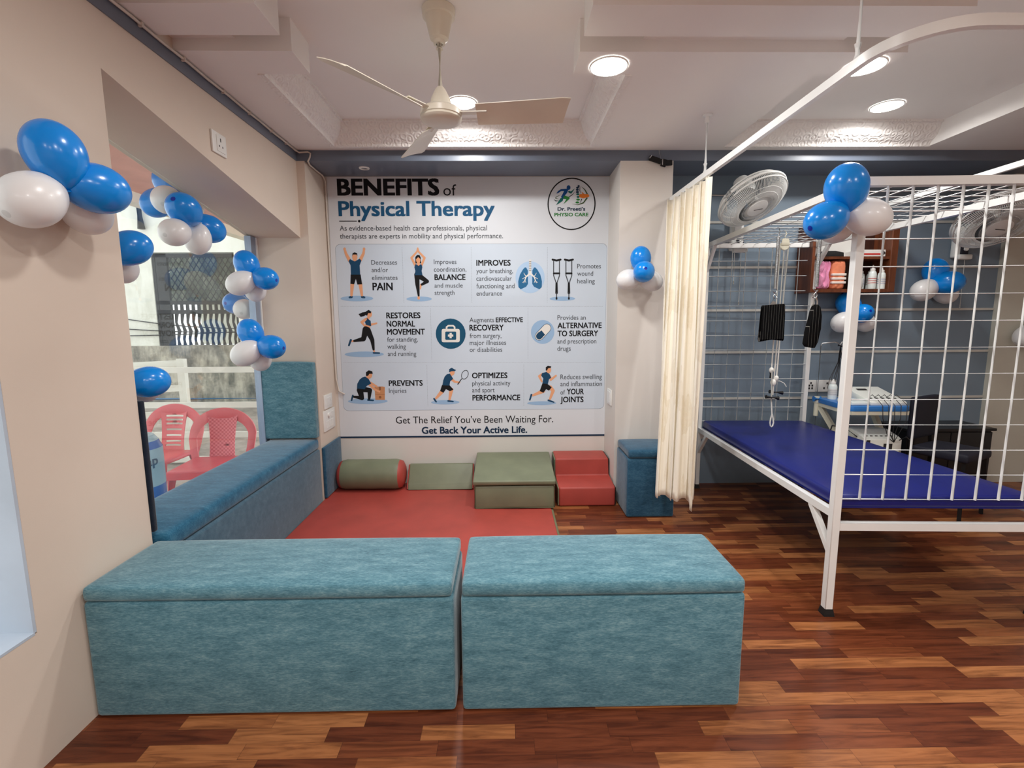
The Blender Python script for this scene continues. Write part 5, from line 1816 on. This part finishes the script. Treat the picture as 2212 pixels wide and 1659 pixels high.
for x in (0.05, tw - 0.03):
    for y in (0.03, td - 0.03):
        bm = NB(); lathe(bm, [(0, -0.01), (0.022, -0.01), (0.024, 0), (0.022, 0.01), (0, 0.01)], 16, 0, (x, y, 0.025), (1, 0, 0), cap=False); w_ = obj('castor', bm, M['rubber'], t, 40)
        bm = NB(); bar(bm, (x, y, 0.03), (x, y, 0.39), 0.018); obj('castor_stem', bm, M['cream_p'], w_)
bm = NB(); lathe(bm, [(0.017, 0.60), (0.017, 0.70), (0.022, 0.705), (0.022, 0.752), (0.0, 0.756)], 16, 0, (0.0, td - 0.02, 0)); obj('rod_socket', bm, M['cream_p'], t, 40)
bm = NB()
tube(bm, [(-0.03, td - 0.03, 0.735), (0.02, td - 0.03, 0.735)], 0.022, 12); obj('blue_clamp', bm, M['blue_top'], t, 40)
bm = NB()
tube(bm, [(0.0, td - 0.02, 0.35), (0.0, td - 0.02, 1.150), (0.008, td - 0.02, 1.166), (0.10, td - 0.02, 1.176), (0.125, td - 0.02, 1.168), (0.142, td - 0.02, 1.150), (0.152, td - 0.02, 1.168), (0.160, td - 0.02, 1.180)], 0.0045, 8); obj('cable_hook_rod', bm, M['steel'], t, 60)

mw = Matrix.Translation(TO) @ Matrix.Rotation(TR, 4, 'Z')


def T(x, y, z):
    return tuple(mw @ Vector((x, y, z)))


bottle(*T(0.075, td - 0.085, 0.7425), 0.155, 0.030, M['steel'], 'white gel bottle with a pointed cap standing on the blue trolley top')
m = thing('therapy_machine', TO, 'white electrotherapy machine with a sloping panel on the blue trolley top', 'machine', None, TR, True)
bm = NB(); prism(bm, [(0.05, 0.7425), (0.37, 0.7425), (0.37, 0.760), (0.30, 0.825), (0.27, 0.835), (0.09, 0.835), (0.06, 0.825), (0.05, 0.80)], 'x', 0, 1) if False else None
prism(bm, [(0.035, 0.7425), (0.36, 0.7425), (0.36, 0.832), (0.33, 0.838), (0.05, 0.772), (0.035, 0.765)], 'x', 0.165, 0.415, 0, 0.006, 2); obj('casing', bm, M['mach'], m, 40)
bm = NB()


def onslope(u, s, w, h):
    y0_ = 0.06 + s
    z_ = 0.7745 + (y0_ - 0.05) * (0.838 - 0.772) / 0.28 + 0.0015
    y1_ = y0_ + h
    z1_ = 0.7745 + (y1_ - 0.05) * (0.838 - 0.772) / 0.28 + 0.0015
    bm.faces.new([bm.verts.new(p) for p in ((0.165 + u, y0_, z_), (0.165 + u + w, y0_, z_), (0.165 + u + w, y1_, z1_), (0.165 + u, y1_, z1_))])


onslope(0.05, 0.19, 0.07, 0.028)
for k in range(5):
    onslope(0.03 + 0.042 * k, 0.03, 0.02, 0.016)
obj('control_panel', bm, M['dark'], m)
bm = NB()
for k in range(5):
    tube(bm, [(0.19 + 0.042 * k, 0.10, 0.79), (0.195 + 0.042 * k, 0.07, 0.815), (0.21 + 0.042 * k, 0.035, 0.785), (0.215 + 0.042 * k, -0.012, 0.75), (0.22 + 0.04 * k, -0.018, 0.66 - 0.02 * (k % 3)), (0.28 + 0.015 * k, 0.0, 0.52 + 0.02 * (k % 2)), (0.34, 0.02, 0.48)], 0.0025, 5)
obj('lead', bm, M['cabled'], m, 60)
m = thing('clear_sleeve', TO, 'crumpled clear plastic sleeve lying at the left of the blue trolley top', 'plastic sleeve', None, TR, True)
bm = NB(); softbox(bm, 0.03, 0.155, 0.03, 0.20, 0.7428, 0.768, 0.008, 0.006, 6); obj('sleeve', bm, M['bottle'], m, 40)
m = thing('therapy_machine', TO, 'boxy white machine with sockets on the lower trolley shelf', 'machine', None, TR, True)
bm = NB(); prism(bm, [(0.02, 0.4185), (0.30, 0.4185), (0.30, 0.535), (0.17, 0.545), (0.05, 0.515), (0.02, 0.50)], 'x', 0.135, 0.395, 0, 0.006, 2); obj('casing', bm, M['mach'], m, 40)
bm = NB(); box(bm, 0.15, 0.175, 0.018, 0.022, 0.44, 0.495); box(bm, 0.27, 0.33, 0.018, 0.022, 0.43, 0.47)
for k in range(6):
    box(bm, 0.16 + 0.035 * k, 0.175 + 0.035 * k, 0.05, 0.056, 0.516, 0.522)
obj('socket_hole', bm, M['dark'], m)
bm = NB()
tube(bm, [(0.36, 0.0, 0.50), (0.39, -0.02, 0.53), (0.425, -0.02, 0.50), (0.43, -0.02, 0.42), (0.445, -0.01, 0.36), (0.47, 0.05, 0.30)], 0.005, 6)
tube(bm, [(0.137, 0.1, 0.50), (0.04, 0.10, 0.57), (-0.01, 0.16, 0.57), (0.0, 0.2, 0.50)], 0.005, 6)
obj('power_lead', bm, M['cabled'], m, 60)
m = thing('lead_bundle', T(0.14, td - 0.02, 1.15), 'bundle of thin dark leads hanging from the hook rod of the trolley', 'cable')
bm = NB()
for dx, dz, dy in ((-0.085, 0.33, -0.02), (-0.05, 0.36, -0.05), (-0.03, 0.34, -0.06), (-0.06, 0.38, -0.03), (-0.075, 0.30, -0.04), (0.05, 0.18, 0.0), (0.07, 0.34, -0.08)):
    p0 = Vector(T(0.141, td - 0.03, 1.148))
    e = Vector(T(0.141 + dx, td - 0.03 + dy, 1.148 - dz))
    tube(bm, [p0, p0.lerp(e, 0.3) + Vector((-dx * 0.15, 0, -0.03)), p0.lerp(e, 0.7) + Vector((dx * 0.12, 0, -0.02)), e], 0.0022, 5)
obj('lead', bm, M['cabled'], m, 60)
bm = NB(); tube(bm, [T(0.125, td - 0.03, 1.152), T(0.158, td - 0.03, 1.143)], 0.008, 8); obj('tie', bm, M['cabled'], m, 60)

# dark furniture in the corner
t = thing('low_cabinet', (3.42, 3.6, 0), 'low black cabinet against the grey wall behind the bed', 'cabinet')
bm = NB(); box(bm, 3.07, 3.72, 3.52, 3.80, 0.04, 0.50, 0, 0.004, 1); obj('carcass', bm, M['blackwood'], t)
bm = NB(); box(bm, 3.05, 3.74, 3.50, 3.806, 0.50, 0.52, 0, 0.003, 1); obj('top', bm, M['blackwood'], t)
for x0_, x1_ in ((3.075, 3.392), (3.398, 3.715)):
    bm = NB(); box(bm, x0_, x1_, 3.506, 3.522, 0.06, 0.49, 0, 0.003, 1); dd = obj('door', bm, M['blackwood'], t)
bm = NB(); box(bm, 3.09, 3.70, 3.54, 3.78, 0.001, 0.04); obj('plinth', bm, M['blackwood'], t)
t = thing('padded_chair', (3.10, 3.22, 0), 'dark blue padded chair standing between the trolley and the black cabinet', 'chair', None, radians(25), True)
bm = NB(); softbox(bm, -0.16, 0.16, 0.13, 0.18, 0.50, 0.80, 0.03, 0.0, 6); obj('backrest', bm, M['bluechair'], t, 60)
bm = NB(); softbox(bm, -0.17, 0.17, -0.18, 0.14, 0.40, 0.46, 0.025, 0.008, 6); obj('seat', bm, M['bluechair'], t, 60)
for sx in (-1, 1):
    for sy in (-1, 1):
        bm = NB(); tube(bm, [(sx * 0.145, sy * 0.15, 0.42), (sx * 0.155, sy * 0.165, 0.0)], 0.012, 8); obj('leg', bm, M['blackwood'], t, 60)
    bm = NB(); tube(bm, [(sx * 0.12, 0.15, 0.42), (sx * 0.12, 0.165, 0.60)], 0.011, 8); obj('back_support', bm, M['blackwood'], t, 60)

# ------------------------------------------------------------------ balloons
BALLOONS=[
('b', [-1.288, 1.466, 1.837], [-0.19, -0.04, 0.98], 0.149, 'big blue balloon at the top of the cluster on the left wall', 'balloons on the left wall'),
('b', [-1.253, 1.56, 1.762], [0.42, 0.91, -0.02], 0.147, 'blue balloon at the right of the cluster on the left wall', 'balloons on the left wall'),
('w', [-1.31, 1.399, 1.69], [-0.08, -0.79, -0.61], 0.144, 'white balloon at the left of the left wall cluster, cut by the picture edge', 'balloons on the left wall'),
('w', [-1.345, 1.62, 1.708], [-0.32, 0.85, -0.42], 0.137, 'white balloon tucked low behind the blue one of the left wall cluster', 'balloons on the left wall'),
('b', [-1.645, 2.578, 1.929], [0.07, -0.94, 0.34], 0.157, 'blue balloon at the top of the cluster under the sloping lintel', 'balloons under the lintel'),
('b', [-1.653, 2.791, 1.872], [0.6, 0.75, -0.29], 0.15, 'blue balloon at the right of the cluster under the sloping lintel', 'balloons under the lintel'),
('w', [-1.65, 2.497, 1.8], [0.02, -0.95, -0.32], 0.134, 'white balloon at the left of the cluster under the sloping lintel', 'balloons under the lintel'),
('w', [-1.652, 2.684, 1.792], [-0.25, 0.0, -0.97], 0.13, 'white balloon lowest of the cluster under the sloping lintel', 'balloons under the lintel'),
('b', [-1.624, 3.111, 1.717], [-0.4, 0.0, 0.92], 0.146, 'blue balloon at the top of the upper cluster by the window jamb', 'upper balloons by the window jamb'),
('b', [-1.494, 3.074, 1.622], [0.95, -0.27, -0.15], 0.139, 'blue balloon at the right of the upper cluster by the window jamb', 'upper balloons by the window jamb'),
('w', [-1.633, 3.035, 1.591], [-0.82, -0.29, -0.49], 0.143, 'white balloon at the left of the upper cluster by the window jamb', 'upper balloons by the window jamb'),
('w', [-1.613, 3.17, 1.56], [-0.12, 0.35, -0.93], 0.132, 'white balloon at the bottom of the upper cluster by the window jamb', 'upper balloons by the window jamb'),
('b', [-1.635, 3.116, 1.288], [-0.43, 0.0, 0.9], 0.152, 'blue balloon at the top of the lower cluster, over the tall padded panel', 'lower balloons by the window jamb'),
('b', [-1.487, 3.075, 1.196], [0.97, -0.24, -0.09], 0.151, 'blue balloon at the right of the lower cluster, over the tall padded panel', 'lower balloons by the window jamb'),
('w', [-1.636, 3.035, 1.156], [-0.77, -0.28, -0.57], 0.152, 'white balloon at the left of the lower cluster, over the tall padded panel', 'lower balloons by the window jamb'),
('w', [-1.614, 3.17, 1.11], [-0.07, 0.31, -0.95], 0.137, 'white balloon at the bottom of the lower cluster, touching the tall padded panel', 'lower balloons by the window jamb'),
('b', [-1.477, 1.965, 1.645], [0.69, 0.57, 0.44], 0.132, 'upper blue balloon peeking out from behind the near wall edge', 'balloons at the near wall edge'),
('w', [-1.57, 2.02, 1.583], [0.17, 0.52, -0.84], 0.125, 'sliver of white balloon below the upper blue one at the near wall edge', 'balloons at the near wall edge'),
('b', [-1.461, 1.968, 1.111], [0.83, 0.56, 0.06], 0.127, 'lower blue balloon at the near wall edge, above the dark pad', 'balloons at the near wall edge'),
('w', [-1.535, 2.017, 1.08], [0.72, 0.55, -0.42], 0.121, 'sliver of white balloon below the lower blue one at the near wall edge', 'balloons at the near wall edge'),
('b', [-1.943, 2.929, 2.161], [-0.45, 0.15, 0.88], 0.156, 'pale blue balloon outside the glass, cut by the lintel edge', 'balloons outside the window'),
('b', [-1.964, 2.851, 2.026], [-0.55, -0.51, -0.66], 0.152, 'blue balloon outside the glass, half hidden by a white one', 'balloons outside the window'),
('w', [-1.846, 2.755, 2.019], [0.3, -0.84, -0.46], 0.147, 'white balloon outside the glass in front of a blue one', 'balloons outside the window'),
('w', [-1.93, 3.077, 2.069], [-0.17, 0.97, -0.15], 0.159, 'white balloon outside the glass mostly hidden by the lintel cluster', 'balloons outside the window'),
('b', [-1.951, 3.545, 1.49], [-0.27, -0.96, -0.04], 0.155, 'blue balloon outside the glass near the far window frame', 'balloons outside the window'),
('w', [-1.849, 3.459, 1.444], [0.24, -0.9, -0.37], 0.138, 'white balloon outside the glass near the far window frame', 'balloons outside the window'),
('b', [-1.95, 3.728, 1.549], [-0.36, 0.84, 0.41], 0.12, 'small patch of blue balloon outside the glass above a white one', 'balloons outside the window'),
('b', [0.944, 3.375, 1.775], [-0.06, -0.04, 1.0], 0.141, 'blue balloon at the top of the cluster on the right pillar', 'balloons on the right pillar'),
('b', [0.933, 3.25, 1.672], [-0.14, -0.98, 0.17], 0.139, 'blue balloon in front of the cluster on the right pillar', 'balloons on the right pillar'),
('w', [0.861, 3.375, 1.631], [-0.98, -0.05, -0.2], 0.142, 'white balloon at the left of the cluster on the right pillar', 'balloons on the right pillar'),
('w', [1.024, 3.38, 1.622], [0.93, 0.0, -0.36], 0.139, 'white balloon at the right of the pillar cluster, beside the curtain', 'balloons on the right pillar'),
('b', [1.327, 1.914, 1.857], [-0.19, -0.12, 0.97], 0.151, 'blue balloon at the top of the cluster on the bed frame corner', 'balloons on the bed frame'),
('b', [1.246, 1.9, 1.73], [-0.87, -0.26, -0.41], 0.14, 'blue balloon at the left of the cluster on the bed frame corner', 'balloons on the bed frame'),
('w', [1.418, 1.906, 1.743], [0.82, -0.37, -0.44], 0.137, 'white balloon at the right of the cluster on the bed frame corner', 'balloons on the bed frame'),
('w', [1.398, 2.06, 1.742], [0.35, 0.9, -0.25], 0.14, 'white balloon behind the left blue one on the bed frame corner', 'balloons on the bed frame'),
('b', [3.333, 3.725, 1.714], [-0.11, 0.05, 0.99], 0.168, 'blue balloon topping the grey wall cluster below the right wall fan', 'balloons on the grey wall by the fan'),
('b', [3.356, 3.628, 1.622], [0.57, -0.82, 0.03], 0.168, 'blue balloon at the right of the grey wall cluster below the right wall fan', 'balloons on the grey wall by the fan'),
('w', [3.213, 3.677, 1.567], [-0.88, -0.09, -0.46], 0.16, 'white balloon at the left of the grey wall cluster below the right wall fan', 'balloons on the grey wall by the fan'),
('w', [3.438, 3.735, 1.548], [0.78, 0.12, -0.61], 0.155, 'white balloon low behind the blue one below the right wall fan', 'balloons on the grey wall by the fan'),
('b', [2.675, 3.725, 1.466], [-0.55, 0.05, 0.83], 0.166, 'blue balloon at the top of the cluster below the wooden wall cabinet', 'balloons on the grey wall under the cabinet'),
('b', [2.709, 3.616, 1.393], [0.01, -0.97, 0.22], 0.14, 'blue balloon at the right of the cluster below the wooden wall cabinet', 'balloons on the grey wall under the cabinet'),
('w', [2.6, 3.663, 1.327], [-0.89, -0.17, -0.41], 0.153, 'white balloon at the left of the cluster below the wooden wall cabinet', 'balloons on the grey wall under the cabinet'),
('w', [2.818, 3.732, 1.326], [0.84, 0.1, -0.53], 0.145, 'white balloon low at the right of the cluster below the wooden wall cabinet', 'balloons on the grey wall under the cabinet'),
('w', [4.076, 3.67, 1.216], [-0.78, 0.17, -0.6], 0.173, 'white balloon cut by the right edge of the picture', 'balloons on the right pale wall')]



def balloon_mesh(name, mat):
    bm = NB()
    prof = []
    for i in range(25):
        a = pi * i / 24                     # from crown to the neck; unit width, drawn out towards the knot
        r_ = 0.5 * sin(a)
        z = 0.59 * cos(a) if a < pi / 2 else 0.70 * cos(a)
        if a > pi / 2:
            r_ *= 1 - 0.16 * ((a - pi / 2) / (pi / 2)) ** 1.5
        prof.append((max(r_, 0.0), z))
    prof[0] = (0, 0.59)
    prof[-1] = (0.03, -0.70)
    lathe(bm, prof, 36, 0, cap=True)
    for f in bm.faces:
        f.smooth = True
    bmesh.ops.recalc_face_normals(bm, faces=bm.faces)
    me = bpy.data.meshes.new(name)
    bm.to_mesh(me); bm.free()
    me.materials.append(mat)
    return me


BM = {'b': balloon_mesh('blue_balloon', M['bblue']), 'w': balloon_mesh('white_balloon', M['bwhite'])}
bm = NB(); lathe(bm, [(0.03, -0.69), (0.022, -0.71), (0.05, -0.725), (0.045, -0.74), (0, -0.735)], 12, 0, cap=False)
bmesh.ops.recalc_face_normals(bm, faces=bm.faces)
KM = bpy.data.meshes.new('knot'); bm.to_mesh(KM); bm.free(); KM.materials.append(M['bblue'])
KMW = KM.copy(); KMW.materials.clear(); KMW.materials.append(M['bwhite'])
for col_, c, ax, D, lab, grp in BALLOONS:
    o = bpy.data.objects.new('balloon', BM[col_])
    COL.objects.link(o)
    o.location = c
    o.rotation_mode = 'QUATERNION'
    o.rotation_quaternion = Vector((0, 0, 1)).rotation_difference(Vector(ax))
    o.scale = (D, D, D)
    tag(o, lab, 'balloon', grp)
    kn = bpy.data.objects.new('knot', KM if col_ == 'b' else KMW)
    COL.objects.link(kn)
    kn.parent = o
